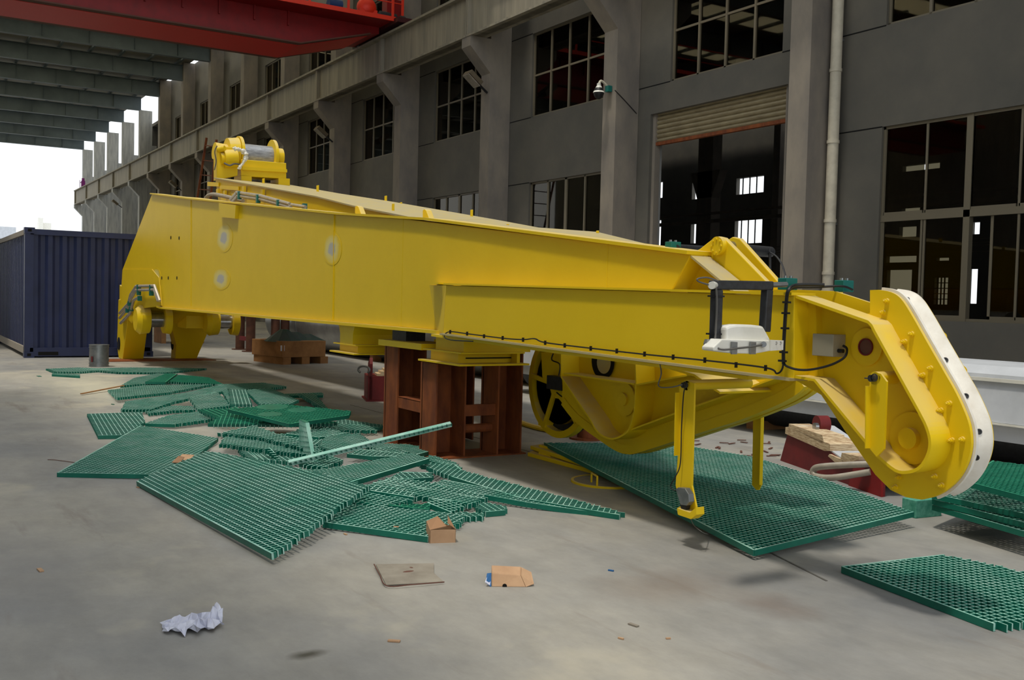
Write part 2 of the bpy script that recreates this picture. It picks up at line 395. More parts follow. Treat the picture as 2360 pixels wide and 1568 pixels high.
# columns with corbels
cm = MB(); cm.box((-.26, 14.8, 0), (.26, 15.49, 14.9))
cm.prism([(-.26, 14.8, 7.92), (-.26, 14.12, 8.62), (-.26, 14.12, 8.9), (-.26, 14.8, 8.9)], (.52, 0, 0))
c0 = struct(cm.build('column', M_conc)); c0.location = (-13.72, 0, 0)
for k in list(range(-2, 0))+list(range(1, 10)):
    o = c0.copy(); COL.objects.link(o); o.location = (-13.72-6*k, 0, 0)
cm = MB(); cm.box((-.26, 14.8, 0), (.26, 15.6, 13.85)); cm.box((-.1, 15.6, 0), (.1, 15.95, 11.5))
cm.prism([(-.26, 14.8, 7.92), (-.26, 14.12, 8.62), (-.26, 14.12, 8.9), (-.26, 14.8, 8.9)], (.52, 0, 0))
c1 = struct(cm.build('column', M_pale)); c1.location = (-13.72-60, 0, 0)  # paler concrete on the free-standing rows carries their open-sky light
for k in range(11, 15):
    o = c1.copy(); COL.objects.link(o); o.location = (-13.72-6*k, 0, 0)
cm = MB(); cm.box((-.55, 17.2, 0), (.55, 17.9, 12.1))
for i in range(-2, 3): cm.cyl((i*.22, 17.2, 0), (i*.22, 17.2, 12.0), .1, 10)
c2 = struct(cm.build('column', M_pale, smooth=True)); c2.location = (-72, 0, 0)
for i, k in enumerate(range(1, 5)):
    o = c2.copy(); COL.objects.link(o); o.location = (-72-6*k, 0, 0)
# crane runway beam, in lengths between the columns
bm_ = MB(); bm_.box((-2.985, 14.24, 8.9), (2.985, 14.5, 10.08)); bm_.box((-2.985, 14.06, 10.08), (2.985, 14.68, 10.15)); bm_.box((-2.985, 14.1, 8.9), (2.985, 14.64, 8.96)); bm_.box((-2.985, 14.33, 10.15), (2.985, 14.41, 10.28))
bm_.box((-2.985, 14.12, 8.96), (-2.93, 14.24, 10.08)); bm_.box((2.93, 14.12, 8.96), (2.985, 14.24, 10.08))
b0 = struct(bm_.build('crane_runway_beam', M_beam)); b0.location = (-16.72, 0, 0)
for k in list(range(-2, 0))+list(range(1, 14)):
    o = b0.copy(); COL.objects.link(o); o.location = (-16.72-6*k, 0, 0)
# roof frames, purlins, sheeting with translucent strips, plus unseen covers added to shape the light
rb = MB()
rb.box((-.15, -16, 13.85), (.15, 14.9, 13.9)); rb.box((-.02, -16, 13.9), (.02, 14.9, 14.72)); rb.box((-.15, -16, 14.72), (.15, 14.9, 14.76))
for i in range(14): rb.box((-.14, -15.5+2.2*i, 13.9), (.14, -15.48+2.2*i, 14.72))
r0 = struct(rb.build('roof_beam', M_roof)); r0.location = (-13.72-84, 0, 0)
for k in range(3, 14):
    o = r0.copy(); COL.objects.link(o); o.location = (-13.72-6*k, 0, 0)
pu = MB()
for i in range(20): pu.box((-100, -16+1.6*i, 14.76), (-30, -15.88+1.6*i, 14.9))
struct(pu.build('roof_purlins', M_roof))
rs = MB(); sk = MB()
for (x0, x1, y0, y1) in ((-28.7, -24, -16, -3.5), (-24, -14, -16, -8), (-14, 14, -16, -3.5), (-28.7, -24, -3.5, 5), (-28.7, -24, 5, 15.2), (-14, 14, -3.5, -2.4)): rs.box((x0, y0, 14.92), (x1, y1, 14.96))  # unseen panels, with gaps between, arranged to light and darken parts below
rs.box((-12, 7.5, 14.92), (14, 15.2, 14.96))  # unseen cover added to darken the right-hand wall
for k in range(3, 15):
    xc = -13.72-6*k+3
    rs.box((xc-3.0, -16, 14.92), (xc-1.6, 15.2, 14.96)); rs.box((xc+1.6, -16, 14.92), (xc+3.0, 15.2, 14.96))
    sk.box((xc-1.6, -16, 14.93), (xc+1.6, 15.0, 14.95))
struct(rs.build('ceiling_and_light_covers', M_sheet)); struct(sk.build('ceiling_skylights', M_sky))
# opposite side of the hall, behind the photographer's left
ow = MB(); ow.box((-70, -16.3, 0), (14, -16, 13.9)); struct(ow.build('wall_front', M_pale))
# neighbouring hall seen through the door and panes
hb = []
f1 = 44.
def hole(x0, x1, y0, y1): 
    a = PY(x0, (y0+y1)/2, f1); b = PY(x1, (y0+y1)/2, f1); t = PY((x0+x1)/2, y0, f1).z; q = PY((x0+x1)/2, y1, f1).z
    return (a.x, b.x, q, t)
for h_ in ((1697, 1760, 408, 446), (1693, 1756, 503, 561), (1505, 1527, 420, 457), (1595, 1656, 418, 457), (1500, 1523, 508, 566), (1592, 1652, 508, 560),
           (2078, 2120, 475, 498), (2072, 2112, 522, 546), (2042, 2112, 590, 605), (2042, 2100, 622, 720), (2153, 2184, 640, 702), (2157, 2187, 594, 601), (2238, 2258, 512, 540), (2230, 2252, 620, 700),
           (2250, 2262, 478, 490), (2308, 2326, 472, 486), (2080, 2166, 378, 392)):
    hb.append(hole(*h_))
# same windows repeated where the row goes on
ib = MB(); wall_holes(ib, -75, 10, 0, 13, f1, f1+.3, hb); ib.box((-75, 15.9, 13), (10, f1-.7, 13.2)); ib.box((-75, 15.9, 0), (-74.8, f1, 13)); ib.box((10, 15.9, 0), (10.2, f1, 13))  # roof stops short of the back wall: unseen gap added for light
struct(ib.build('wall_neighbour_hall', M_wall))
ip = MB()
p0, p1 = PY(1605, 500, 34).x, PY(1638, 500, 34).x
ip.box((p0, 34, 0), (p1, 34.6, 13)); ip.prism([(p0-.55, 34, 7.9), (p1+.55, 34, 7.9), (p1, 34, 6.6), (p0, 34, 6.6)], (0, .5, 0))
for x in (-58, -48, -22, -12, -2): ip.box((x, 34, 0), (x+.6, 34.6, 13))
ip.box((-75, 33.7, 5.35), (10, 34, 5.5)); ip.box((-75, 33.7, 5.75), (10, 34, 5.85))
for x in range(-70, 8, 7):
    if any(h_[0]-.6 < x < h_[1]+.1 for h_ in hb): continue
    ip.box((x, 43.4, 0), (x+.5, 44, 13))
for z in (3.7, 3.95, 4.05, 4.2): ip.box((-75, 36, z), (10, 36.03, z+.025))
struct(ip.build('columns_neighbour_hall', M_conc))
mu = MB()
for h_ in hb[:2]:
    for i in range(1, 4): x = h_[0]+(h_[1]-h_[0])*i/4; mu.box((x-.03, f1-.02, h_[2]), (x+.03, f1+.03, h_[3]))
h_ = hb[10]
for i in range(1, 4): x = h_[0]+(h_[1]-h_[0])*i/4; mu.box((x-.03, f1-.02, h_[2]), (x+.03, f1+.03, h_[3]))
for i in range(1, 5): z = h_[2]+(h_[3]-h_[2])*i/5; mu.box((h_[0], f1-.02, z-.02), (h_[1], f1+.03, z+.02))
struct(mu.build('window_bars_neighbour_hall', M_black))
# door bay: roller shutter nearly rolled up
de = sempty('door_1', (-16.8, YW, 0))
sh = MB(); n = 7
zs = [5.22+i*(.75/28) for i in range(29)]
pr = []
for i, z in enumerate(zs): pr.append((0, YW+.16-.045*abs(math.sin(math.pi*i/4)), z))
for i in range(len(pr)-1):
    sh.add([(-19.0, pr[i][1], pr[i][2]), (-14.66, pr[i][1], pr[i][2]), (-14.66, pr[i+1][1], pr[i+1][2]), (-19.0, pr[i+1][1], pr[i+1][2])], [(0, 1, 2, 3)])
sh.build('shutter_curtain', M_shut, de, smooth=True)
q = MB(); q.box((-19.0, YW+.1, 5.16), (-14.66, YW+.2, 5.235)); q.build('bottom_rail', M_rust, de)
q = MB(); q.box((-19.0, YW+.08, 0), (-18.9, YW+.24, 5.9)); q.build('guide_rail', M_conc, de)
q = MB(); q.box((-14.78, YW+.08, 0), (-14.66, YW+.24, 5.9)); q.build('guide_rail', M_conc, de)
xa, xb = PY(1500, 450, 15.8).x, PY(1515, 450, 15.8).x; q = MB(); q.box((xa, 15.76, 0), (xb, 15.9, 8)); struct(q.build('trim_3', M_pale))
# far haze-white buildings beyond the open end
fb = MB(); P0 = PX(-40, 528, -170); fb.box((-175, P0.y, 0), (-165, PX(29, 528, -170).y, PX(15, 527, -170).z)); 
tag(fb.build('distant_building', M_wbeam), 'low grey-blue distant building far beyond the container, leftmost on the horizon', 'building')
fb = MB(); fb.box((-175, PX(4, 500, -160).y, 0), (-160, PX(28, 500, -160).y+1, PX(15, 507, -160).z))
fb = MB(); a = PX(86, 520, -190); b = PX(118, 520, -190); fb.box((-200, a.y, 0), (-190, b.y, PX(90, 513, -190).z)); fb.box((-189.8, a.y, 0), (-189, a.y+.8, PX(90, 511, -190).z+.6))
tag(fb.build('distant_building', M_white), 'faint white distant block rising just over the container roof', 'building')
# end stop on runway beam
xe = PY(190, 430, 14.3).x
t = thing('end_stop', 'small dark buffer post coloured by purple lens fringing standing on the far end of the crane rail', 'end stop', (xe, 14.37, 10.28))
m = MB(); m.box((xe-.15, 14.2, 10.15), (xe+.15, 14.5, 10.75)); m.box((xe-.1, 14.25, 10.75), (xe+.1, 14.45, 10.98)); m.build('stop_post', M_purple, t)
m = MB(); m.cyl((xe, 14.1, 10.15), (xe, 14.1, 10.8), .025, 8); m.cyl((xe, 14.1, 10.6), (xe, 14.2, 10.6), .03, 8); m.build('prop_rod', M_purple, t)
# downpipe
t = thing('downpipe', 'cream plastic rainwater downpipe running up the wall beside the column', 'pipe', (-13.0, 15.32, 0))
px_ = PY(1921, 300, 15.32).x
m = MB(); m.cyl((px_, 15.32, 0), (px_, 15.32, 13.8), .105, 24); m.build('pipe', M_pvc, t, smooth=True)
for z in (1.7, 2.05, 3.05, 4.55, 5.9, 7.3, 9.0):
    m = MB(); m.cyl((px_, 15.32, z-.03), (px_, 15.32, z+.03), .118, 24); m.build('coupling', M_pvc, t, smooth=True)
for z in (3.0, 6.5, 9.6):
    m = MB(); m.box((px_-.02, 15.36, z-.02), (px_+.02, 15.5, z+.02)); m.build('wall_bracket', M_gal, t)
# ================================================================== wall fittings
def flood(px, py, k, label):
    base = PY(px, py, 14.78); base.x = XR(k)-.15
    t = thing('floodlight', label, 'floodlight', (base.x, 14.8, base.z), 'floodlights on the columns')
    m = MB(); m.bar((base.x, 14.79, base.z), (base.x, 14.45, base.z+.25), .05, .05); m.build('mounting_arm', M_dark, t)
    a = Vector((base.x, 14.5, base.z+.2)); b = Vector((base.x, 14.12, base.z+.5))
    m = MB(); m.bar(a, b, .42, .14, (0, .5, 1)); m.build('lamp_housing', M_lampb, t, bevel=.01)
    m = MB(); m.bar(a+Vector((0, -.05, -.075)), b+Vector((0, -.05, -.075)), .36, .02, (0, .5, 1)); m.build('lamp_glass', M_cloth, t)
flood(1122, 214, 2, 'tan floodlight on the column between the two middle upper windows')
flood(768, 327, 4, 'brown floodlight on the column just right of the winch')
flood(440, 432, 8, 'small pale floodlight on a column left of the rusty ladder')
flood(270, 482, 11, 'grey floodlight on the bare concrete columns above the container')
c = PY(1380, 212, 14.5)
t = thing('security_camera', 'white dome security camera with dark lower dome on the column beside the door', 'camera', (c.x, 14.8, c.z))
m = MB(); m.cyl((c.x, 14.5, c.z+.14), (c.x, 14.5, c.z+.2), .05); m.cyl((c.x, 14.5, c.z-.02), (c.x, 14.5, c.z+.14), .14, 24, .06); m.build('camera_housing', M_white, t, smooth=True)
m = MB(); m.sphere((c.x, 14.5, c.z-.02), .125, 20, 12, sc=(1, 1, 1.25)); m.build('lens_dome', M_dark, t, smooth=True)
m = MB(); m.tube([(c.x, 14.5, c.z+.19), (c.x, 14.56, c.z+.27), (c.x+.02, 14.68, c.z+.2), (c.x+.04, 14.79, c.z+.08)], .03); m.build('mounting_arm', M_pvc, t, smooth=True)
m = MB(); m.box((c.x+.0, 14.68, c.z+.02), (c.x+.14, 14.79, c.z+.16)); m.build('junction_box', M_teal, t)
cb = MB(); cb.tube([PX(1417, 208, XR(1)+.01), PX(1440, 232, XR(1)+.01), PX(1467, 262, XR(1)+.01)], .012, 6)
tag(cb.build('camera_cable', M_dark), 'thin dark cable running from the dome camera across the column side', 'cable')
# ladder
t = thing('ladder', 'rusty steel ladder leaning near the winch behind the boom', 'ladder', (PY(440, 560, 9).x, 9, 0))
A0, A1 = PY(476, 318, 9.0), PY(455, 455, 9.0); B0, B1 = PY(499, 322, 9.0), PY(485, 460, 9.0)
def ext(a, b): k = a.z/(a.z-b.z); return a+(b-a)*k
A2, B2 = ext(A0, A1), ext(B0, B1)
for n_, a, b in (('rail', A0, A2), ('rail', B0, B2)):
    m = MB(); m.bar(a, b, .07, .05); m.build('rail', M_rust, t)
for i in range(14):
    u = (i+.5)/14; m = MB(); m.cyl(A0.lerp(A2, u), B0.lerp(B2, u), .018, 8); m.build('rung', M_rust, t)
# ================================================================== overhead travelling crane (red)
zb = 9.44
def Q(x, y, z=zb): return PZ(x, y, z)
XA = Q(0, 39).x*.5+Q(623, 135).x*.5; XB = Q(66, 0).x*.5+Q(698, 100).x*.5; YE = Q(690, 102).y; ZT = 10.56
XK = XB+.9; YS, zt2 = 13.66, 10.12
t = thing('overhead_crane', 'red overhead travelling crane bridge with walkway under the roof', 'crane', (XA, 0, zb))
m = MB()
m.prism([(XA+.2, -15, zb+.04), (XA+.2, YE, zb+.04), (XA+.2, YS, zt2+.04), (XA+.2, 14.05, zt2+.1), (XA+.2, 14.05, ZT), (XA+.2, -15, ZT)], (XB-XA-.4, 0, 0)); m.build('girder_web', M_red, t)
m = MB(); m.prism([(XA, -15, zb), (XA, YE, zb), (XA, YS, zt2), (XA, YS, zt2+.04), (XA, YE, zb+.04), (XA, -15, zb+.04)], (XB-XA, 0, 0)); m.build('bottom_flange', M_brown, t)
m = MB(); m.prism([(XA+.28, -15, zb-.012), (XA+.28, YE, zb-.012), (XA+.28, YS, zt2-.012), (XA+.28, YS, zt2+.02), (XA+.28, YE, zb+.02), (XA+.28, -15, zb+.02)], (XB-XA-.56, 0, 0)); m.build('bottom_plate', M_redlit, t)
m = MB(); m.box((XB-.2, -15, ZT-.12), (XK-.03, 14.4, ZT-.08)); m.build('walkway_deck', M_red, t)
m = MB(); m.box((XK-.05, -15, ZT-.14), (XK, 14.45, ZT)); m.build('kick_plate', M_redline, t)
for yy in (14.4, 14.05, 12.5, 11.2, 9.8, 8.4):
    m = MB(); m.box((XK-.06, yy-.035, ZT), (XK, yy+.035, ZT+1.1)); m.build('handrail_post', M_redline, t)
for z in (.45, .95):
    m = MB(); m.cyl((XK-.03, -15, ZT+z), (XK-.03, 14.4, ZT+z), .02, 8); m.build('handrail', M_redline, t)
for i in range(9):
    m = MB(); y = YE-.4-1.1*i; m.box((XB-.2, y, zb+.55), (XB-.12, y+.05, ZT-.12)); m.build('web_stiffener', M_red, t)
def DK(x, y): return PX(x, y, XB+.35)
c = DK(790, 12); m = MB(); m.cyl((c.x, c.y-.5, ZT+.2), (c.x, c.y-.05, ZT+.2), .17); m.build('drive_motor', M_bluem, t, smooth=True, label='blue drive motor on the walkway')
c = DK(845, 15); m = MB(); m.sphere((c.x, c.y, ZT+.28), .34, 14, 8, sc=(.8, 1, 1)); m.box((c.x-.2, c.y-.3, ZT-.05), (c.x+.2, c.y+.3, ZT+.2)); m.build('gearbox', M_redline, t, smooth=True)
a, b = DK(862, 22), DK(925, 30); m = MB(); m.cyl((a.x, a.y, ZT+.14), (a.x, b.y, ZT+.14), .045, 10); m.cyl((a.x, a.y+.2, ZT+.14), (a.x, a.y+.5, ZT+.14), .13); m.cyl((a.x, b.y-.5, ZT+.14), (a.x, b.y-.2, ZT+.14), .12); m.build('drive_shaft', M_blackmet, t, smooth=True)
m = MB(); m.box((XB-.1, 14.1, ZT-.05), (XB+.3, 14.7, ZT+.75)); m.build('rear_panel', M_red, t)
m = MB(); m.box((XA-.3, 14.08, 10.34), (XK+.3, 14.66, 10.50)); m.build('end_carriage', M_dkred, t)
for x in (XA, XK):
    m = MB(); m.cyl((x, 14.3, 10.46), (x, 14.44, 10.46), .17); m.build('wheel', M_blackmet, t, smooth=True)
# ================================================================== shipping container
cx, cy = -22.05, 2.29
t = thing('shipping_container', 'navy blue corrugated shipping container on the floor at the left', 'container', (cx-3, cy+1.2, 0))
def corr(m, fn, n, L, dep):
    pts = []
    for i in range(n):
        s0 = L*i/n; w = L/n
        pts += [(s0, 0), (s0+w*.3, 0), (s0+w*.5, dep), (s0+w*.8, dep)]
    pts.append((L, 0))
    for i in range(len(pts)-1):
        a, b = pts[i], pts[i+1]; m.add([fn(a[0], a[1], .2), fn(b[0], b[1], .2), fn(b[0], b[1], 2.45), fn(a[0], a[1], 2.45)], [(0, 1, 2, 3)])
m = MB(); corr(m, lambda s, d, z: (cx-.03-d, cy+.16+s, z), 8, 2.12, .045); m.build('end_wall', M_blue, t)
m = MB(); corr(m, lambda s, d, z: (cx-.16-s, cy+.03+d, z), 20, 5.7, .04); m.build('side_wall', M_blue, t)
m = MB(); m.add([(cx-6, cy+2.4, .2), (cx, cy+2.4, .2), (cx, cy+2.4, 2.45), (cx-6, cy+2.4, 2.45)], [(0, 1, 2, 3)]); m.add([(cx-6, cy, .2), (cx-6, cy+2.4, .2), (cx-6, cy+2.4, 2.45), (cx-6, cy, 2.45)], [(0, 1, 2, 3)]); m.build('back_wall', M_blue, t)
m = MB(); m.box((cx-6, cy+.02, 2.5), (cx-.02, cy+2.42, 2.56)); m.build('roof_panel', M_blue, t)
for (x, y) in ((cx, cy), (cx, cy+2.28), (cx-5.9, cy), (cx-5.9, cy+2.28)):
    m = MB(); m.box((x-.16, y, 0.12), (x, y+.16, 2.47)); m.build('corner_post', M_blue, t)
    for z in (0, 2.47):
        m = MB(); m.box((x-.18, y-.006, z), (x+.006, y+.18, z+.118)); m.box((x+.001, y+.05, z+.035), (x+.008, y+.12, z+.09), 1); m.build('corner_casting', [M_blue, M_black], t)
m = MB(); m.box((cx-.1, cy+.1, 2.45), (cx, cy+2.4, 2.56)); m.build('top_end_rail', M_blue, t)
m = MB(); m.box((cx-.1, cy+.1, .03), (cx, cy+2.4, .2)); m.box((cx-.001, cy+.25, .05), (cx+.003, cy+.62, .12), 1); m.build('bottom_end_rail', [M_blue, M_black], t)
m = MB(); m.box((cx-5.9, cy, 2.45), (cx-.1, cy+.06, 2.55)); m.build('top_side_rail', M_contr, t, label='dusty top side rail')
m = MB(); m.box((cx-5.9, cy, .08), (cx-.1, cy+.06, .22)); m.build('bottom_side_rail', M_contr, t, label='dusty bottom side rail')
# ================================================================== THE YELLOW BOOM
Y0 = 4.0
boom = thing('crane_boom', 'huge yellow steel crane boom lying on trestles across the hall floor', 'crane boom', (-11, 4.8, 0))
Zb = 1.12
tops = [(350, 448), (440, 460), (540, 470), (780, 495), (985, 508), (1593, 587)]
T = poly(tops, Y0)
m = MB()
body = T + [PY(1547, 672, Y0), Vector((-5.3, Y0, Zb)), Vector((-17.87, Y0, Zb)), PY(367, 703, Y0), PY(276, 718, Y0), PY(282, 622, Y0)]
xs_ = [-8.4, -4.6]
big = [p for p in T[:4]]+[T[3].lerp(T[4], .75)]
def topz(x):
    for a, b in zip(T[:-1], T[1:]):
        if a.x <= x <= b.x: return a.z+(b.z-a.z)*(x-a.x)/(b.x-a.x)
    return T[-1].z
m.prism(T[:4]+[Vector((-8.4, Y0, topz(-8.4))), Vector((-8.4, Y0, Zb))]+body[8:], (0, .85, 0))
e1, e2, e3 = T[5], PY(1547, 672, Y0), Vector((-5.3, Y0, Zb))
sec = [(Vector((-8.4, Y0, Zb)), Vector((-8.4, Y0, topz(-8.4))), .85), (e3, Vector((e3.x, Y0, topz(e3.x))), .3)]
m.hexa([sec[0][0], sec[1][0], sec[1][0]+Vector((0, .3, 0)), sec[0][0]+Vector((0, .85, 0))], [sec[0][1], sec[1][1], sec[1][1]+Vector((0, .3, 0)), sec[0][1]+Vector((0, .85, 0))])
m.prism([e3, sec[1][1], e1, e2], (0, .14, 0))
m.build('near_leg_box', M_yel, boom, smooth=False, bevel=.006)
m = MB(); m.ribbon([p for p in T], Y0-.035, Y0+.2, -.022); m.build('top_flange', M_yel, boom)
m = MB(); m.ribbon([PY(367, 705, Y0), Vector((-17.87, Y0, Zb)), Vector((-5.3, Y0, Zb))], Y0-.05, Y0+.2, .03); m.build('bottom_flange', M_yel, boom)
m = MB(); m.prism(poly([(284, 621), (350, 621), (366, 640), (372, 705), (276, 718)], Y0-.012), (0, .012, 0)); m.build('doubler_plate', M_yel, boom)
m = MB(); m.prism(poly([(504, 468), (543, 473), (541, 504), (506, 500)], Y0-.05), (0, .05, 0)); m.build('lifting_pad', M_yel, boom)
m = MB()
for px in (440, 770): m.bar(PY(px, 462 if px == 440 else 496, Y0-.003), PY(px-3 if px > 500 else px, 706 if px == 440 else 738, Y0-.003), .012, .008)
m.build('weld_seam', M_yel, boom)
def primermat():
    m = bpy.data.materials.new('sanded_primer_patch'); m.use_nodes = True; nt = m.node_tree; N = nt.nodes; L = nt.links; b = N['Principled BSDF']
    b.inputs['Roughness'].default_value = .5; b.inputs['Specular IOR Level'].default_value = .3
    tc = N.new('ShaderNodeTexCoord'); mp = N.new('ShaderNodeMapping'); mp.inputs['Location'].default_value = (-1, 0, -1); mp.inputs['Scale'].default_value = (2, 0, 2)
    n = N.new('ShaderNodeTexNoise'); n.inputs['Scale'].default_value = 3; n.inputs['Detail'].default_value = 5; L.new(tc.outputs['Generated'], n.inputs['Vector'])
    L.new(tc.outputs['Generated'], mp.inputs[0]); g = N.new('ShaderNodeTexGradient'); g.gradient_type = 'SPHERICAL'; L.new(mp.outputs[0], g.inputs[0])
    ad = N.new('ShaderNodeMath'); ad.operation = 'MULTIPLY_ADD'; ad.inputs[1].default_value = .5; L.new(n.outputs[0], ad.inputs[0]); 
    L.new(g.outputs['Fac'], ad.inputs[2]); r = N.new('ShaderNodeValToRGB'); e = r.color_ramp.elements
    e[0].position = .4; e[0].color = lin((230, 195, 14)); e[1].position = .68; e[1].color = lin((226, 208, 120))
    for p_, c_ in ((.8, (224, 208, 130)), (.9, (186, 182, 172))): k = e.new(p_); k.color = lin(c_)
    L.new(ad.outputs[0], r.inputs[0]); L.new(r.outputs[0], b.inputs['Base Color']); return m
M_prim = primermat()
for (x, y, rx, ry) in ((516, 548, 20, 34), (509, 643, 22, 26), (765, 574, 22, 38), (360, 641, 11, 24)):
    m = MB(); m.prism([PY(x+rx*math.cos(a), y+ry*math.sin(a), Y0-.003) for a in [i*.2618 for i in range(24)]], (0, .002, 0)); m.build('sanded_patch', M_prim, boom, label='pale sanded paint patch with bare grey centre')
m = MB()
for (x, y) in ((373, 641), (388, 641), (408, 641), (394, 548), (413, 549)): c = PY(x, y, Y0); m.cyl(c+Vector((0, -.004, 0)), c, .03, 10)
m.build('bolt_hole', M_black, boom)
# far leg
nearl = [PY(496, 411, 5.4), PY(732, 454, 5.4), PY(818, 476, 5.4), PY(990, 511, 5.2)]
farl = [PY(672, 428, 7.5), PY(785, 448, 7.2), PY(900, 466, 7.0), PY(1140, 508, 6.7)]
endn, endf = PY(1380, 559, 4.15), PY(1380, 553, 6.3)
m = MB(); N_ = nearl+[endn]; F_ = farl+[endf]
for i in range(len(N_)-1):
    a, b, c, d = N_[i], N_[i+1], F_[i+1], F_[i]
    lo = [Vector((p.x, p.y, min(2.0, p.z-.3))) for p in (a, b, c, d)]
    if i == 0: lo[0].x += .9
    m.hexa(lo, [a, b, c, d])
m.build('far_leg_box', M_yel, boom)
m = MB()
for i in range(len(N_)-1):
    a, b, c, d = [p+Vector((0, 0, .012)) for p in (N_[i], N_[i+1], F_[i+1], F_[i])]
    if i < 3: a = a+Vector((0, -.03, 0)); b = b+Vector((0, -.03, 0))
    m.hexa([a-Vector((0, 0, .02)), b-Vector((0, 0, .02)), c-Vector((0, 0, .02)), d-Vector((0, 0, .02))], [a, b, c, d])
m.build('far_top_plate', M_ydust, boom, label='dusty grey-tan upper plate')
m = MB(); tp = PY(1593, 586, 4.16); tf = PY(1625, 575, 6.2)
m.hexa([T[4]+Vector((0, .1, -.02)), T[5]+Vector((0, .1, -.03)), Vector((-5.0, 4.32, T[5].z+.02)), Vector((-8, 5.9, T[4].z-.02))], [T[4]+Vector((0, .1, .01)), T[5]+Vector((0, .1, .0)), Vector((-5.0, 4.32, T[5].z+.05)), Vector((-8, 5.9, T[4].z+.01))])
m.build('tip_top_plate', M_ydust, boom, label='dusty tapering top plate near the tip')
# lugs on top
for (x, y, Yp, h) in ((732, 428, 6.6, 16), (747, 455, 5.5, 12), (889, 452, 7.0, 16), (906, 470, 5.6, 14), (1087, 484, 6.6, 18), (1170, 517, 5.2, 14), (1377, 532, 5.6, 20), (607, 412, 6.3, 14), (924, 467, 6.9, 8)):
    a = PY(x-2, y, Yp); b = PY(x+2, y+h+3, Yp); m = MB(); m.box((a.x, Yp-.008, a.z), (b.x, Yp+.008, b.z-.03)); m.build('lug', M_yel, boom, bevel=.004)
for (x, y) in ((822, 474), (978, 482)):
    m = MB(); m.prism(poly([(x-4, y+14+ (4 if x<900 else 10)), (x-4, y+3), (x, y), (x+4, y+3), (x+12, y+24)], 4.5), (0, .06, 0)); m.build('lifting_eye', M_yel, boom, bevel=.004)
m = MB(); c = PY(1357, 549, 5.0); m.cyl(c+Vector((0, 0, -.05)), c+Vector((0, 0, .02)), .05, 16, .03); m.build('vent_cap', M_yel, boom, smooth=True)
# pipework between the legs
m = MB()
for dx, dy in ((0, 0), (2, 8)):
    m.tube([PY(530+dx, 462+dy, 4.9), PY(546+dx, 444+dy, 5.0), PY(600+dx, 452+dy, 5.0), PY(668+dx, 471+dy, 5.0)], .03, 8, smooth=False)
m.tube([PY(474, 457, 5.1), PY(492, 448, 5.1), PY(560, 463, 5.1)], .035); m.tube([PY(672, 472, 4.9), PY(704, 477, 4.9)], .022)
m.build('hydraulic_pipe', M_tube, boom, smooth=True)
for (x, y) in ((552, 447), (595, 455), (642, 467), (702, 476)):
    c = PY(x, y, 4.98); m = MB(); m.box(c-Vector((.03, .03, .09)), c+Vector((.03, .03, .04))); m.build('pipe_clamp', M_teal, boom)
m = MB(); m.prism(poly([(478, 419), (503, 421), (503, 430), (478, 429)], 5.37), (0, .02, 0)); m.prism(poly([(508, 427), (549, 430), (549, 439), (508, 436)], 5.37), (0, .02, 0)); m.build('hatch_strip', M_yel, boom)
for (x, y, h) in ((500, 436, 10), (516, 440, 9), (560, 430, 12), (603, 438, 14), (536, 446, 7)):
    m = MB(); a = PY(x-2, y, 5.34); b = PY(x+2, y+h, 5.34); m.box(a, (b.x, 5.38, b.z)); m.build('bracket', M_yel, boom)
# heel: pivot lugs and bearing housings
ub = MB()
ub.prism([(-19.4, 4.02, 1.12), (-21.8, 4.02, 1.5), (-21.8, 4.02, 1.0), (-20.6, 4.02, .75), (-19.6, 4.02, 1.0)], (0, 1.35, 0)); ub.build('heel_block', M_yel, boom, bevel=.01)
def heel(y0, y1, name='heel_lug'):
    m = MB(); m.prism([(-21.8, y0, .1), (-21.7, y0, .0), (-21.3, y0, 0), (-20.9, y0, .72), (-20.7, y0, 1.2), (-21.8, y0, 1.2), (-21.9, y0, .35)], (0, y1-y0, 0))
    o = m.build(name, M_yel, boom, bevel=.012)
    m = MB(); m.cyl((-21.68, y0-.012, .3), (-21.68, y0, .3), .13, 20); m.build('pin_bore', M_black, boom)
heel(4.0, 4.4)
m = MB(); m.prism([(-21.25+.5*z_, y_, z_) for y_, z_ in ((5.02, 0), (5.45, 0), (5.72, 1.0), (4.82, 1.0), (4.83, .72), (4.93, .5), (5.0, .3))], (-.4, 0, 0)); m.build('heel_lug', M_yel, boom, bevel=.012)
m = MB(); m.cyl((-21.45, 5.0, .3), (-21.45, 5.06, .3), .12, 20); m.build('pin_bore', M_black, boom)
def bearing(px, py, Yp, sgn):
    c = PY(px, py, Yp)
    m = MB(); m.cyl(c, c+Vector((0, .16, 0)), .27, 28, .25); m.cyl(c+Vector((0, -.08, 0)), c, .2, 28, .27); m.build('bearing_housing', M_yel, boom, smooth=True)
    m = MB(); m.cyl(c+Vector((0, .16, 0)), c+Vector((0, .42, 0)), .14, 20); m.build('pin', M_steel, boom, smooth=True, label='bare steel pin')
    m = MB(); m.cyl(c+Vector((0, .42, 0)), c+Vector((0, .54, 0)), .25, 28, .27); m.build('bearing_housing', M_yel, boom, smooth=True)
bearing(322, 737, 3.95, 1); bearing(482, 742, 5.3, 1)
m = MB(); m.box((-20.6, 4.1, .72), (-19.6, 4.5, 1.1)); m.box((-20.6, 4.9, .68), (-19.9, 5.6, .95)); m.build('bearing_seat', M_yel, boom, bevel=.01)
m = MB()
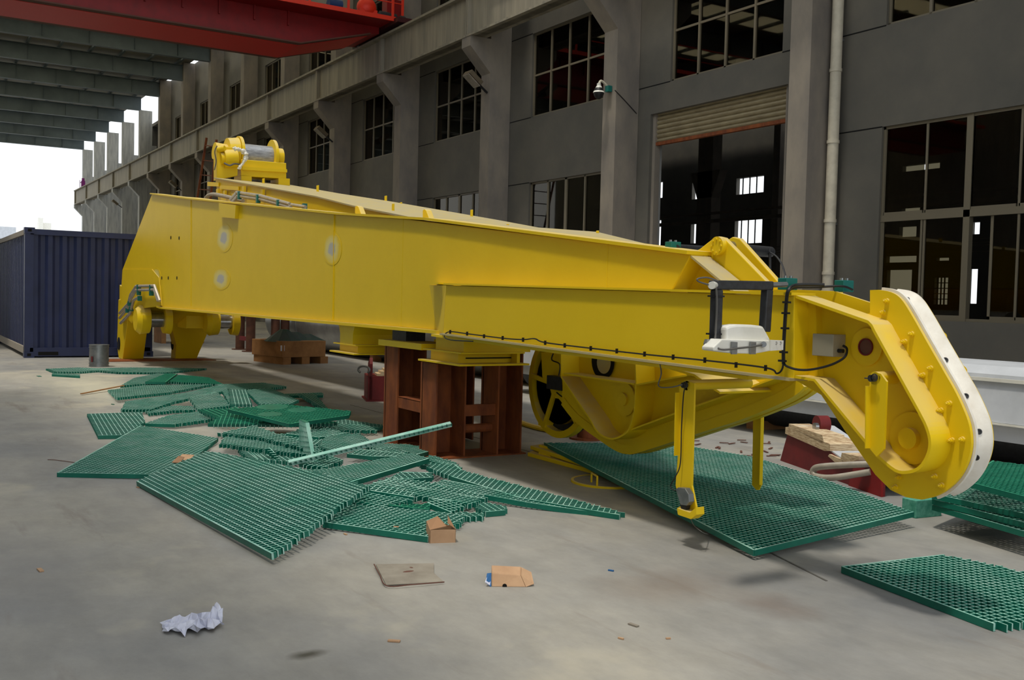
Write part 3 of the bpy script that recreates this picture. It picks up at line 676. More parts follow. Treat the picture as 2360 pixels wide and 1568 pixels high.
for k in range(3):
    o = 11*k
    m.tube([PY(276, 722+o, 3.93), PY(296, 700+o*.8, 3.9), PY(301, 680+o*.9, 3.9), PY(314, 660+o*.8, 3.9), PY(356, 659+o*.8, 3.9), PY(368-o*.3, 694, 3.93)] if k < 2 else [PY(278, 745, 3.93), PY(300, 722, 3.9), PY(308, 692, 3.9), PY(322, 684, 3.9)], .028, 8, smooth=False)
m.build('hydraulic_pipe', M_tube, boom, smooth=True)
for (x, y) in ((320, 662), (320, 675), (349, 663), (349, 676), (322, 688), (299, 700), (294, 716), (302, 712)):
    c = PY(x, y, 3.9); m = MB(); m.box(c-Vector((.03, .035, .045)), c+Vector((.03, .035, .045))); m.build('pipe_clamp', M_teal, boom)
# winch on the far leg (drum across the leg)
ch = [PY(500, 415, 5.5), PY(665, 427, 7.1)]
wz = PY(560, 405, 5.6).z; X_w = -20.2
def WP(px, py): return PX(px, py, X_w)
wn = MB(); a = WP(548, 412); b = WP(662, 418); zt = WP(600, 372).z; zbm = WP(600, 412).z
wn.prism([WP(556, 367), WP(660, 376), WP(660, 412), WP(556, 406)], (-.5, 0, 0)); winch = wn.build('winch', M_yel, boom, bevel=.01)
m = MB(); m.prism([WP(557, 384), WP(660, 391), WP(660, 398), WP(557, 392)], (.05, 0, 0)); m.build('front_rib', M_yel, winch)
da, db = WP(562, 351)+Vector((-.35, 0, 0)), WP(640, 358)+Vector((-.35, 0, 0)); db.z = da.z
m = MB(); m.cyl(da, db, .22, 28); m.build('rope_drum', M_ropeM, winch, smooth=True, label='grey wire rope wound on the drum')
for p in (da, db):
    m = MB(); m.cyl(p+Vector((0, -.03, 0)), p+Vector((0, .03, 0)), .36, 32); m.build('drum_flange', M_yel, winch, smooth=True)
m = MB(); m.cyl(da+Vector((0, -.25, 0)), da+Vector((0, -.04, 0)), .3, 24, .33); m.cyl(da+Vector((0, -.5, .02)), da+Vector((0, -.25, 0)), .17, 20); m.build('gearbox', M_yel, winch, smooth=True)
m = MB(); m.prism([WP(500, 337), WP(548, 340), WP(548, 405), WP(500, 415)], (-.25, 0, 0)); m.cyl(WP(503, 345), WP(515, 343)+Vector((.1, 0, 0)), .06); m.build('motor_frame', M_yel, winch, bevel=.01)
rw = random.Random(4); m = MB(); P = []
for i in range(34):
    a_ = -.5+i*.085; rr = .25+rw.uniform(-.03, .03); P.append(da+Vector((.06+rw.uniform(-.03, .05), -.10-.07*math.sin(a_*1.0)+rw.uniform(-.03, .03), rr*math.cos(a_))))
for i in range(2, 33):
    p = WP(548+3*math.cos(i), 346)+Vector((.1, 0, 0)); q = i/32
    c = WP(522+34*math.sin(q*2.6), 346+46*q*q)+Vector((.3+rw.uniform(-.03, .03), 0, 0)); m.sphere(c, rw.uniform(.025, .05), 6, 4, sc=(1, rw.uniform(.6, 1.4), rw.uniform(.6, 1.4)))
m.build('plastic_wrapping', M_white, winch, label='crumpled clear plastic wrapping')
m = MB(); m.cyl(WP(515, 366)+Vector((.0, 0, 0)), WP(545, 366)+Vector((0, 0, 0)), .18, 24); m.cyl(WP(508, 366), WP(516, 366), .12, 20); m.build('motor', M_yel, winch, smooth=True)
m = MB(); m.tube([WP(512, 378)+Vector((.15, 0, 0)), WP(522, 384)+Vector((.22, 0, 0)), WP(534, 380)+Vector((.2, 0, 0)), WP(552, 382)+Vector((.15, 0, 0))], .018, 6); m.build('hose', M_coax, winch, smooth=True)
m = MB(); m.tube([WP(500, 336), WP(495, 350), WP(498, 372), WP(494, 392)], .012, 6); m.build('hose', M_coax, winch, smooth=True)
m = MB(); m.cyl(db+Vector((0, .03, 0)), db+Vector((0, .2, 0)), .2, 20); m.build('end_bearing', M_yel, winch, smooth=True)
for (x0, x1, y0, y1) in ((556, 580, 404, 420), (642, 668, 410, 428)):
    m = MB(); m.prism([WP(x0, y0), WP(x1, y0+2), WP(x1, y1), WP(x0, y1-2)], (-.5, 0, 0)); m.build('mounting_foot', M_yel, winch)
# pedestals under the boom
def pedestal(x0, x1, y0, y1, zlo, zhi, neck, opening):
    root = MB(); root.box((x0, y0, zhi-.012), (x1, y1, zhi)); r = root.build('pedestal', M_yel, boom)
    m = MB(); m.box((x0-.03, y0-.03, zlo), (x1+.03, y1+.03, zlo+.015)); m.build('base_flange', M_yel, r)
    m = MB(); m.box((x0+.06, y0+.05, zlo+.015), (x1-.14 if opening else x1-.06, y1-.03, zhi-.012)); m.build('web_box', M_yel, r)
    if opening:
        m = MB(); m.box((x1-.15, y0+.12, zlo+.05), (x1-.13, y1-.05, zhi-.05)); m.build('opening', M_black, r)
        m = MB(); m.box((x1-.12, y1-.06, zlo+.015), (x1-.03, y1-.03, zhi-.012)); m.build('side_web', M_yel, r)
    if neck:
        n0, n1 = x0+.16, x1-.1
        m = MB(); m.prism([(n0-.2, y0+.01, Zb), (n0-.09, y0+.01, Zb-.015), (n0-.03, y0+.01, Zb-.05), (n0, y0+.01, Zb-.12), (n0, y0+.01, zhi), (n1, y0+.01, zhi), (n1, y0+.01, Zb-.12), (n1+.03, y0+.01, Zb-.05), (n1+.1, y0+.01, Zb)], (0, y1-y0-.06, 0)); m.build('neck', M_yel, r)
pedestal(-10.05, -9.45, 4.0, 4.75, .8, .9, True, False)
pedestal(-7.95, -7.25, 4.0, 4.62, .84, .95, False, True)
m = MB(); m.box((-7.8, 4.05, .95), (-7.3, 4.6, 1.11)); m.build('neck', M_yel, boom)
# tip neck with recessed web and ears
m = MB(); m.prism(poly([(1545, 672), (1593, 590), (1700, 674)], Y0+.13), (0, .02, 0)); m.build('recess_web', M_yel, boom)
m = MB(); m.ribbon(poly([(1592, 589), (1695, 674)], Y0), Y0, Y0+.15, .012); m.build('sloping_flange', M_ydust, boom, label='dusty sloping flange')
m = MB(); m.prism(poly([(1588, 585), (1612, 574), (1640, 552), (1655, 545), (1668, 548), (1772, 655), (1772, 676), (1700, 676)], Y0+.16), (0, .035, 0)); ear = m.build('ear_plate', M_yel, boom, bevel=.006)
c = PY(1651, 567, Y0+.13); m = MB(); m.cyl(c, c+Vector((0, .03, 0)), .055, 24); 
for i in range(8): a_ = i*math.pi/4; m.cyl(c+Vector((.04*math.cos(a_), -.008, .04*math.sin(a_))), c+Vector((.04*math.cos(a_), .0, .04*math.sin(a_))), .007, 6)
m.build('pin_cover', M_yel, ear, smooth=True)
m = MB(); m.prism(poly([(1640, 600), (1672, 556), (1688, 546), (1704, 550), (1798, 655), (1798, 678), (1700, 678)], Y0+.33), (0, .035, 0)); m.build('ear_plate', M_yel, boom, bevel=.006)
m = MB(); c = PY(1651, 567, Y0+.2); m.cyl(c, c+Vector((0, .13, 0)), .035, 16); m.build('pin', M_steel, boom, smooth=True)
m = MB(); m.prism(poly([(1700, 668), (1840, 668), (1840, 690), (1700, 690)], Y0+.12), (0, .35, 0)); m.build('rear_top_web', M_yel, boom)
# side arm
Ya = 3.86
m = MB(); m.hexa([PY(1022, 768, Ya), PY(1830, 874, Ya), PY(1830, 874, Ya)+Vector((0, .14, 0)), PY(1022, 768, Ya)+Vector((0, .14, 0))],
                 [PY(1028, 658, Ya), PY(1830, 682, Ya), PY(1830, 682, Ya)+Vector((0, .14, 0)), PY(1028, 658, Ya)+Vector((0, .14, 0))]); m.build('side_arm', M_yel, boom, bevel=.003)
m = MB(); m.hexa([PY(1006, 762, Y0), PY(1022, 768, Ya), PY(1022, 768, Ya)+Vector((.02, .14, 0)), PY(1006, 762, Y0)+Vector((.1, .02, 0))], [PY(990, 657, Y0), PY(1028, 658, Ya), PY(1028, 658, Ya)+Vector((.02, .14, 0)), PY(990, 657, Y0)+Vector((.1, .02, 0))]); m.build('arm_end_plate', M_yel, boom)
m = MB(); m.ribbon(poly([(1028, 657), (1300, 665), (1832, 681)], Ya), Ya-.025, Ya+.15, -.014); m.build('arm_top_flange', M_yel, boom)
m = MB(); m.ribbon(poly([(1022, 768), (1400, 817), (1785, 866), (1830, 872)], Ya), Ya-.035, Ya+.15, .014); m.build('arm_bottom_flange', M_ydust, boom, label='scuffed bottom edge flange')
m = MB(); m.ribbon([Vector((-7.6, Y0, 1.09)), Vector((-3.9, Y0, 1.02))], Y0-.1, Y0+.4, .02); m.build('arm_underside_plate', M_yel, boom)
m = MB(); m.ribbon(poly([(990, 655), (1028, 656)], Ya+.07), Ya, Y0+.02, -.014); m.build('arm_corner_flange', M_yel, boom)
# head with nylon guide
def dens(pts, k=4): 
    P = [Vector((p[0], p[1], 0)) for p in pts]; return [(v.x, v.y) for v in cat(P, k)]
z6 = zo(2.529, 1780, 620)
def head(web, pocket, out, Yf, Yw, gap, yellow_guide, tagp=''):
    root = MB(); root.prism(poly(web, Yw), (0, .018, 0)); r = root.build('head', M_yel, boom)
    m = MB(); m.ribbon(poly(pocket, Yf), Yf, Yw, .014); m.build('pocket_flange', M_yel, r, smooth=True)
    outer = poly(out, Yw)
    far = [p+Vector((0, gap, 0)) for p in outer]
    inner = [Vector((-.12, 0, 0))+p for p in (outer[-1], outer[0])]
    m = MB(); cen = sum(far, Vector())/len(far)
    m.prism(far+[far[-1].lerp(cen, .75), cen, far[0].lerp(cen, .75)], (0, .016, 0)); m.build('back_plate', M_yel, r)
    P = [Vector((p.x, 0, p.z)) for p in outer]; n = len(P); rows = []
    for i in range(n):
        d = (P[min(i+1, n-1)]-P[max(i-1, 0)]).normalized(); q = Vector((d.z, 0, -d.x))
        if (P[i]-Vector((cen.x, 0, cen.z))).dot(q) < 0: q = -q
        prof = [(.02, -.06), (.02, .012), (.036, .012), (.038, -.03), (.052, -.046), (.082, -.038), (gap-.022, .0), (gap-.012, .008), (gap-.001, .008), (gap-.001, -.06)]
        if yellow_guide: prof = [(-.007, -.06), (-.007, .014), (.03, .014), (.032, -.05), (.048, -.05), (.047, .008), (.09, .012), (.092, -.05), (.108, -.05), (.11, .014), (gap, .014), (gap, -.06)]
        rows.append([Vector((P[i].x, Yw+a, P[i].z))+q*b for a, b in prof])
    m = MB(); k = len(rows[0]); m.v = [v for r_ in rows for v in r_]
    for i in range(n-1):
        for j in range(k-1): m.f.append([i*k+j, i*k+j+1, (i+1)*k+j+1, (i+1)*k+j]); m.m.append(0)
    m.f.append(list(range(k))); m.m.append(0); m.f.append([(n-1)*k+j for j in range(k)]); m.m.append(0)
    m.build('curved_guide', M_yel if yellow_guide else M_nylon, r, smooth=True, label=None if yellow_guide else 'white nylon sheave guide')
    return r, rows
pocket = [(1835, 681)]+[(2001, 739), (2010, 748), (2017, 762), (2120, 948)]+dens([(2120, 948), (2138, 985), (2146, 1020), (2140, 1052), (2122, 1080), (2095, 1092), (2062, 1088), (2017, 1051)])[1:]+[(1875, 879), (1832, 872)]
outc = z6([(620, 122), (690, 135), (745, 170), (800, 250), (900, 425), (1000, 600), (1060, 705), (1110, 810), (1145, 905), (1158, 1000), (1150, 1080), (1120, 1165), (1070, 1240), (1000, 1300), (940, 1330)])
outc = dens(outc, 4)
web = [(2005, 669), (2010, 668)]+outc+z6([(870, 1346), (780, 1332), (690, 1290), (600, 1200), (450, 985), (285, 735)])+[(1830, 872), (1832, 720), (2005, 722)]
web = [(2005, 669)]+outc+z6([(870, 1346), (780, 1332), (690, 1290), (600, 1200), (450, 985), (285, 735)])+[(1832, 876), (1833, 684), (1990, 725), (2005, 722)]
h1, rows1 = head(web, pocket, outc, Ya, Ya+.14, .15, False)
m = MB(); m.prism(poly([(1835, 668), (1925, 672), (2012, 700), (2012, 735), (1990, 735), (1835, 690)], Ya+.22), (0, .02, 0)); m.build('rear_web', M_yel, h1)
for (x, y) in z6([(670, 188), (650, 255), (815, 380), (775, 425), (925, 580), (880, 620), (1035, 785), (985, 825), (1110, 995), (1050, 1000), (950, 1210), (990, 1262), (740, 1215), (720, 1272)]):
    c = PY(x, y, Ya+.14); m = MB(); m.cyl(c, c+Vector((0, -.012, 0)), .013, 12); m.cyl(c+Vector((0, -.012, 0)), c+Vector((0, -.024, 0)), .0095, 6); m.cyl(c+Vector((0, -.024, 0)), c+Vector((0, -.034, 0)), .005, 8); m.build('nut', M_yel, h1)
for i in (6, 18, 25, 34, 42, 51):
    if i < len(rows1):
        r_ = rows1[i]; c = r_[5].lerp(r_[6], .35); e_ = (r_[6]-r_[5]).normalized(); q = (r_[1]-r_[0]).normalized(); q = (q-e_*q.dot(e_)).normalized(); m = MB(); m.ring(c-q*.004, c+q*.004, .013, .008, 16); m.cyl(c-q*.004, c+q*.001, .008, 8); m.build('countersunk_bolt', M_blackmet, h1)
c = PY(2105, 1010, Ya+.14)
m = MB(); m.cyl(c+Vector((0, -.012, 0)), c, .12, 36); m.build('boss_plate', M_yel, h1, smooth=True)
m = MB(); m.cyl(c+Vector((0, -.045, 0)), c+Vector((0, -.012, 0)), .048, 28); m.build('boss', M_yel, h1, smooth=True)
c = PY(2000, 800, Ya+.14)
m = MB(); m.cyl(c+Vector((0, -.012, 0)), c, .09, 32); m.build('boss_plate', M_yel, h1, smooth=True)
m = MB(); m.ring(c+Vector((0, -.02, 0)), c+Vector((0, -.012, 0)), .042, .036, 24); m.build('bore_rim', M_maroon, h1); m = MB(); m.cyl(c+Vector((0, -.014, 0)), c, .036, 24); m.build('bore', M_brown, h1)
m = MB(); m.prism(poly([(1833, 684), (1880, 700), (1885, 885), (1832, 872)], Ya+.10), (0, .04, 0)); m.build('stiffener', M_yel, h1)
m = MB(); m.cyl(PY(2172, 776, Ya+.3), PY(2172, 776, Ya+.33), .02, 16); m.cyl(PY(2214, 856, Ya+.3), PY(2214, 856, Ya+.33), .028, 16); m.build('rear_lug', M_yel, h1, smooth=True)
# junction box in the pocket
a, b = PY(1876, 769, Ya+.06), PY(1922, 823, Ya+.06)
m = MB(); m.box((a.x, Ya+.05, b.z), (b.x, Ya+.14, a.z)); jb_ = m.build('junction_box', M_jbox, h1, bevel=.003, label='beige grey junction box')
m = MB(); m.cyl((b.x, Ya+.09, b.z+.03), (b.x+.03, Ya+.09, b.z+.03), .01, 10); m.build('cable_gland', M_dark, jb_)
# hanging sensor plates with pins
def hanger(x, y, Yp, pts, name='sensor_arm', parent=boom):
    m = MB(); m.prism(poly(pts, Yp), (0, .012, 0)); m2 = m.build(name, M_yel, parent)
    m = MB(); P = poly(pts, Yp); m.prism([P[0]+Vector((.0, -.03, 0)), P[0], P[-1], P[-1]+Vector((0, -.03, 0))], (.006, 0, 0)); m.build('edge_flange', M_yel, m2)
    c = PY(x, y, Yp); m = MB(); m.cyl(c+Vector((0, -.03, 0)), c, .016, 14); m.build('pivot_nut', M_blackmet, m2)
    m = MB(); m.ring(c+Vector((.02, -.03, .005)), c+Vector((.02, -.026, .005)), .018, .0145, 16); m.cyl(c+Vector((-.035, -.026, -.002)), c+Vector((.02, -.026, .0)), .003, 6); m.build('split_pin', M_blackmet, m2)
    m = MB(); m.cyl(c, c+Vector((0, .14 if parent is h1 else .5, 0)), .03, 20); m.build('pivot_tube', M_yel, m2, smooth=True)
    return m2
hanger(2016, 872, Ya-.03, [(2004, 890), (2004, 868), (2016, 858), (2030, 862), (2043, 880), (2037, 1035), (2020, 1053), (2003, 1033)], parent=h1)
s2 = hanger(1582, 888, 3.92, [(1565, 905), (1566, 888), (1582, 878), (1600, 884), (1600, 900), (1594, 1120), (1604, 1168), (1606, 1190), (1592, 1196), (1562, 1186), (1560, 1172), (1572, 1165), (1557, 1120), (1562, 1050)])
m = MB(); m.prism(poly([(1561, 1172), (1590, 1182), (1604, 1170), (1605, 1187), (1592, 1197), (1563, 1187)], 3.86), (0, .06, 0)); m.build('bottom_cup', M_yel, s2)
m = MB(); m.prism(poly([(1557, 1128), (1562, 1124), (1578, 1126), (1587, 1140), (1588, 1158), (1582, 1166), (1568, 1164)], 3.87), (0, .04, 0)); m.build('limit_switch', M_gal, s2, bevel=.003)
m = MB(); m.prism(poly([(1566, 1160), (1583, 1162), (1580, 1176), (1570, 1174)], 3.875), (0, .03, 0)); m.build('switch_base', M_dark, s2)
m = MB(); m.tube([PY(1583, 892, 3.86), PY(1576, 905, 3.88), PY(1571, 980, 3.9), PY(1568, 1068, 3.9), PY(1556, 1100, 3.88), PY(1545, 1122, 3.88), PY(1557, 1132, 3.87)], .0035, 6); m.build('cable', M_dark, s2)
m = MB(); m.tube([PY(1521, 838, 3.9), PY(1524, 862, 3.9), PY(1518, 890, 3.9), PY(1545, 893, 3.88), PY(1572, 887, 3.86)], .004, 6); m.build('cable', M_coax, s2)
m = MB(); m.tube([PY(1592, 1197, 3.9), PY(1600, 1212, 3.9), PY(1620, 1228, 3.9), PZ(1635, 1232, .01)], .0025, 6); m.build('loose_wire', M_coax, s2)
m = MB(); m.prism(poly([(1737, 900), (1757, 896), (1759, 900), (1753, 1120), (1748, 1130), (1743, 1130), (1733, 1118)], 5.1), (0, .012, 0)); r_ = m.build('sensor_arm', M_yel, boom)
m = MB(); m.bar(PY(1758, 900, 5.09), PY(1753, 1118, 5.09), .006, .03, (0, 1, 0)); m.build('edge_flange', M_yel, r_)
# lower head behind (sheave housing in shade)
out2 = dens([(1296, 930), (1330, 971), (1389, 1015), (1422, 1036), (1446, 1043), (1470, 1040), (1555, 1013), (1640, 985), (1700, 966), (1790, 930), (1835, 905), (1852, 888)], 4)
web2 = out2+[(1850, 868), (1293, 805)]
pock2 = [(1293, 805), (1294, 868), (1363, 969)]+dens([(1363, 969), (1374, 989), (1389, 1003), (1411, 1010), (1433, 1002), (1449, 987), (1460, 949)])[1:]+[(1464, 883), (1461, 820)]
h2, rows2 = head(web2, pock2, out2, 4.72, 4.9, .17, True)
m = MB(); m.ribbon(poly([(1299, 860), (1380, 872), (1462, 884)], 4.72), 4.72, 4.9, .012); m.build('pocket_rib', M_yel, h2)
m = MB(); m.ribbon(poly([(1466, 886), (1530, 873), (1602, 860)], 4.72), 4.72, 4.9, .012); m.build('pocket_rib', M_yel, h2)
m = MB(); m.ribbon(poly([(1444, 994), (1563, 950), (1700, 902), (1800, 866)], 4.76), 4.74, 4.9, .012); m.build('lower_flange', M_yel, h2)
m = MB(); m.ribbon(poly([(1555, 838), (1640, 862), (1700, 902)], 4.6), 4.45, 4.9, .015); m.build('brace_flange', M_yel, h2)
c = PY(1441, 921, 4.89); m = MB(); m.cyl(c+Vector((0, -.01, 0)), c, .13, 32); m.cyl(c+Vector((0, -.03, 0)), c, .05, 24); m.build('boss', M_yel, h2, smooth=True)
c = PY(1390, 832, 4.885); m = MB(); m.cyl(c+Vector((0, -.005, 0)), c, .15, 28); m.build('opening', M_black, h2)
c = PY(1392, 836, 4.88); m = MB(); m.cyl(c+Vector((0, -.004, 0)), c+Vector((0, -.001, 0)), .09, 24); m.build('roller', M_ydust, h2)
# sheave beside it
c = PY(1284, 888, 5.05)
sv = MB(); sv.ring(c, c+Vector((0, .07, 0)), .47, .41, 40); sv_ = sv.build('sheave', M_yel, boom, smooth=True)
m = MB()
for i in range(5): a_ = .5+i*2*math.pi/5; m.cyl(c+Vector((0, .01, 0)), c+Vector((0, .06, 0)), .35, 32); m.bar(c+Vector((0, .03, 0)), c+Vector((.43*math.cos(a_), .03, .43*math.sin(a_))), .04, .09, (0, 1, 0))
m.cyl(c, c+Vector((0, .07, 0)), .12, 20); m.build('spokes', M_yel, sv_)
m = MB(); m.cyl(c+Vector((0, .08, 0)), c+Vector((0, .1, 0)), .46, 40); m.build('back_disc', M_blackmet, sv_, smooth=True)
m = MB(); m.prism(poly([(1247, 812), (1296, 810), (1300, 935), (1250, 870)], 4.98), (0, .02, 0)); m.build('guard_plate', M_yel, sv_)
a, b = PY(1260, 865, 4.9), PY(1297, 902, 4.9); m = MB(); m.box((a.x, 4.9, b.z), (b.x, 4.97, a.z)); q = m.build('junction_box', M_blackmet, sv_, bevel=.003, label='dark grey junction box')
m = MB(); m.tube([PY(1275, 815, 4.95), PY(1272, 830, 4.93), PY(1290, 840, 4.93), PY(1288, 866, 4.92)], .006, 6); m.tube([PY(1283, 905, 4.92), PY(1300, 916, 4.92), PY(1318, 905, 4.92)], .006, 6); m.build('cable', M_dark, sv_)
# cable along the arm with clips
m = MB(); m.tube([PY(1090, 787, Ya-.03), PY(1040, 784, Ya-.03), PY(1024, 776, Ya-.03), PY(1036, 765, Ya-.02), PY(1080, 770, Ya-.02), PY(1160, 780, Ya-.02), PY(1206, 783, Ya-.02), PY(1232, 781, Ya-.02), PY(1257, 790, Ya-.02), PY(1362, 803, Ya-.02), PY(1485, 817, Ya-.02), PY(1625, 831, Ya-.02), PY(1765, 848, Ya-.02), PY(1790, 861, Ya-.02), PY(1803, 850, Ya-.02), PY(1806, 825, Ya-.02)], .005, 6); m.build('cable', M_dark, boom)
for (x, y) in ((1038, 765), (1077, 769), (1116, 775), (1159, 779), (1206, 783), (1257, 790), (1302, 796), (1362, 803), (1422, 809), (1486, 816), (1552, 823), (1625, 830), (1697, 841), (1765, 848)):
    c = PY(x, y, Ya-.02); m = MB(); m.box(c-Vector((.0035, .01, .016)), c+Vector((.0035, .006, .014))); m.build('cable_clip', M_dark, boom)
m = MB(); m.tube([PY(1964, 668, 4.2), PY(1940, 660, 4.1), PY(1880, 662, 4.0), PY(1830, 664, 3.9), PY(1815, 678, 3.82), PY(1811, 705, 3.82), PY(1808, 760, 3.82), PY(1805, 830, 3.82), PY(1822, 848, 3.82), PY(1860, 853, 3.86), PY(1910, 843, 3.9), PY(1945, 825, 3.92), PY(1952, 805, 3.95), PY(1943, 797, 3.95)], .006, 8); m.tube([PY(1900, 657, 4.0), PY(1840, 657, 3.9), PY(1818, 668, 3.82), PY(1812, 700, 3.82), PY(1806, 800, 3.82), PY(1806, 840, 3.82)], .009, 8); m.build('cable_bundle', M_dark, boom, smooth=True)
for (x, y) in ((1813, 697), (1811, 722), (1809, 757), (1806, 812), (1803, 832)):
    c = PY(x, y, 3.81); m = MB(); m.box(c-Vector((.02, .01, .005)), c+Vector((.02, .01, .005))); m.build('cable_tie', M_dark, boom)
# teal pipe clamps and rails on the tip
for (x, y, Yp) in ((1551, 569, 4.15), (1815, 655, 3.9), (1945, 660, 4.2)):
    c = PY(x, y, Yp); m = MB(); m.box(c-Vector((.03, .04, .03)), c+Vector((.03, .04, .03))); r_ = m.build('pipe_clamp', M_teal, boom, bevel=.003)
    for o_ in (-.02, .02): m = MB(); m.cyl(c+Vector((0, o_, .03)), c+Vector((0, o_, .042)), .009, 8); m.build('clamp_bolt', M_gal, r_)
m = MB(); m.cyl(PY(1556, 570, 4.15), PY(1625, 574, 4.5), .02, 12); m.cyl(PY(1640, 570, 4.55), PY(1775, 581, 5.6), .04, 14); m.build('hydraulic_rod', M_blackmet, boom, smooth=True)
m = MB(); m.tube([PY(1775, 582, 5.5), PY(1790, 592, 5.2), PY(1803, 612, 4.8), PY(1812, 645, 3.95)], .006, 6); m.tube([PY(1542, 565, 4.12), PY(1540, 578, 4.1), PY(1555, 583, 4.1), PY(1568, 577, 4.1)], .005, 6); m.cyl(PY(1774, 573, 5.5), PY(1775, 650, 5.5), .01, 6); m.build('hose', M_blackmet, boom)
# floodlight hanging on its black bracket, square to the arm
XF = PY(1808, 655, 3.82).x
def FX(x, y, o=0.): return PX(x, y, XF+o)
def fpoly(L, o=0.): return [FX(x, y, o) for x, y in L]
t = thing('boom_floodlight', 'white enamel floodlight on a square black tube bracket by the arm', 'floodlight', tuple(FX(1715, 815)))
m = MB()
m.bar(FX(1640, 657), FX(1776, 659), .045, .045); m.bar(FX(1652, 668), FX(1648, 795), .045, .045, (1, 0, 0)); m.bar(FX(1768, 668), FX(1762, 765), .045, .045, (1, 0, 0))
m.build('bracket', M_blackmet, t, bevel=.006)
m = MB(); m.cyl(FX(1776, 657), FX(1812, 656), .014, 12); m.build('support_rod', M_gal, t)
D_ = Vector((-.2, 0, 0))
m = MB(); m.prism(fpoly([(1674, 755), (1684, 750), (1700, 748), (1735, 749), (1760, 752), (1776, 782), (1777, 802), (1674, 798)], .06), (-.07, 0, 0)); m.build('lamp_housing', M_white, t, bevel=.012)
m = MB(); m.prism(fpoly([(1644, 801), (1664, 782), (1778, 785), (1782, 808), (1740, 816), (1690, 815), (1644, 809)], .09), Vector((-.08, 0, 0))); m.build('lamp_rim', M_white, t, bevel=.005)
m = MB(); m.prism(fpoly([(1776, 784), (1806, 785), (1805, 807), (1776, 809)], .1), (-.03, 0, 0)); lb_ = m.build('rating_label', M_white, t)
m = MB(); m.ring(FX(1789, 791, .1), FX(1789, 791, .103), .007, .006, 12); m.ring(FX(1799, 791, .1), FX(1799, 791, .103), .007, .006, 12); m.build('printed_circles', M_coax, lb_)
for x in (1694, 1737):
    m = MB(); m.prism(fpoly([(x-6, 788), (x+6, 789), (x+5, 817), (x-7, 817)], .105), (-.01, 0, 0)); m.build('latch', M_gal, t)
m = MB(); m.prism(fpoly([(1624, 782), (1632, 782), (1630, 795), (1623, 806), (1621, 792)], .0), (.02, 0, 0)); m.build('latch', M_gal, t)
m = MB(); m.tube([FX(1650, 657, .03), FX(1652, 700, .03), FX(1649, 770, .03), FX(1648, 795, .06), FX(1665, 806, .11), FX(1700, 803, .12), FX(1735, 799, .12), FX(1760, 794, .11)], .005, 8); m.tube([FX(1646, 660, .03), FX(1612, 650, .02), FX(1608, 643, .02), FX(1630, 640, .02), FX(1655, 648, .03)], .004, 8); m.build('cable', M_coax, t, smooth=True)
m = MB(); m.cyl(FX(1760, 794, .12), FX(1760, 794, .09), .014, 12); m.build('cable_gland', M_gal, t)
m = MB(); m.cyl(FX(1648, 657, .0), FX(1640, 658, .04), .018, 14); m.build('end_cap', M_white, t)
for (x, y) in ((1650, 683), (1646, 770)):
    c = FX(x, y); m = MB(); m.box(c-Vector((.028, .028, .004)), c+Vector((.03, .028, .004))); m.build('cable_tie', M_dark, t)
# ================================================================== trestles
def hleg(m, x, y, z0, z1, wx, wy, openX=True):
    m.box((x, y, z0), (x+wx, y+.016, z1)); m.box((x, y+wy-.016, z0), (x+wx, y+wy, z1)); m.box((x+.03, y, z0), (x+.042, y+wy, z1))
t = thing('steel_trestle', 'rust-brown welded steel trestle standing under the boom at the middle', 'trestle', (-8.1, 4.5, 0))
for (x, y, wx, wy) in ((-8.02, 4.02, .3, .3), (-8.86, 4.05, .3, .3), (-7.98, 4.62, .3, .26), (-8.86, 4.62, .3, .26)):
    m = MB(); hleg(m, x, y, .012, .825 if x > -8.5 and y < 4.5 else .93, wx, wy); m.build('leg', M_rust, t)
m = MB(); m.box((-8.56, 4.06, .36), (-8.02, 4.1, .46)); m.box((-8.56, 4.06, .455), (-8.02, 4.24, .465)); m.build('cross_bar', M_rust, t)
m = MB(); m.box((-7.76, 4.32, .36), (-7.72, 4.62, .46)); m.build('cross_bar', M_rust, t)
m = MB(); m.cyl((-7.8, 4.3, .24), (-7.8, 4.64, .24), .04, 12); m.build('cross_tube', M_rust, t)
m = MB(); m.box((-8.9, 4.0, 0), (-8.5, 4.36, .012)); m.box((-8.05, 3.98, 0), (-7.66, 4.92, .012)); m.build('base_plate', M_rust, t)
m = MB(); m.box((-8.9, 4.0, .93), (-7.98, 4.34, .985)); m.box((-8.9, 4.6, .93), (-7.6, 4.9, .985)); m.build('top_cap', M_yel, t, label='yellow cap beam')
m = MB(); m.box((-8.8, 4.1, .985), (-8.5, 4.3, 1.09)); m.build('packing_block', M_blackmet, t)
t = thing('steel_trestle', 'rusty pipe-legged trestle far under the heel of the boom', 'trestle', (-22, 7.4, 0))
for (px_a, py_a) in ((553, 806), (577, 811), (634, 806), (656, 806)):
    g = PZ(px_a, py_a, 0); g = g*(22.6/abs(g.x)) if False else g
    m = MB(); m.cyl((g.x, g.y, .02), (g.x, g.y, 1.15), .11, 16); m.cyl((g.x, g.y, 0), (g.x, g.y, .02), .2, 16); m.cyl((g.x, g.y, 1.15), (g.x, g.y, 1.17), .2, 16); m.build('leg', M_rust2, t, smooth=True)
g1, g2 = PZ(553, 806), PZ(656, 806); m = MB(); m.bar(g1+Vector((0, -.1, 1.25)), g2+Vector((0, .2, 1.25)), .3, .16); m.build('cap_beam', M_rust2, t)
g1, g2 = PZ(553, 808), PZ(577, 811); m = MB(); m.bar(g1+Vector((0, 0, .3)), g2+Vector((0, 0, .3)), .04, .1); m.build('cross_bar', M_maroon, t)
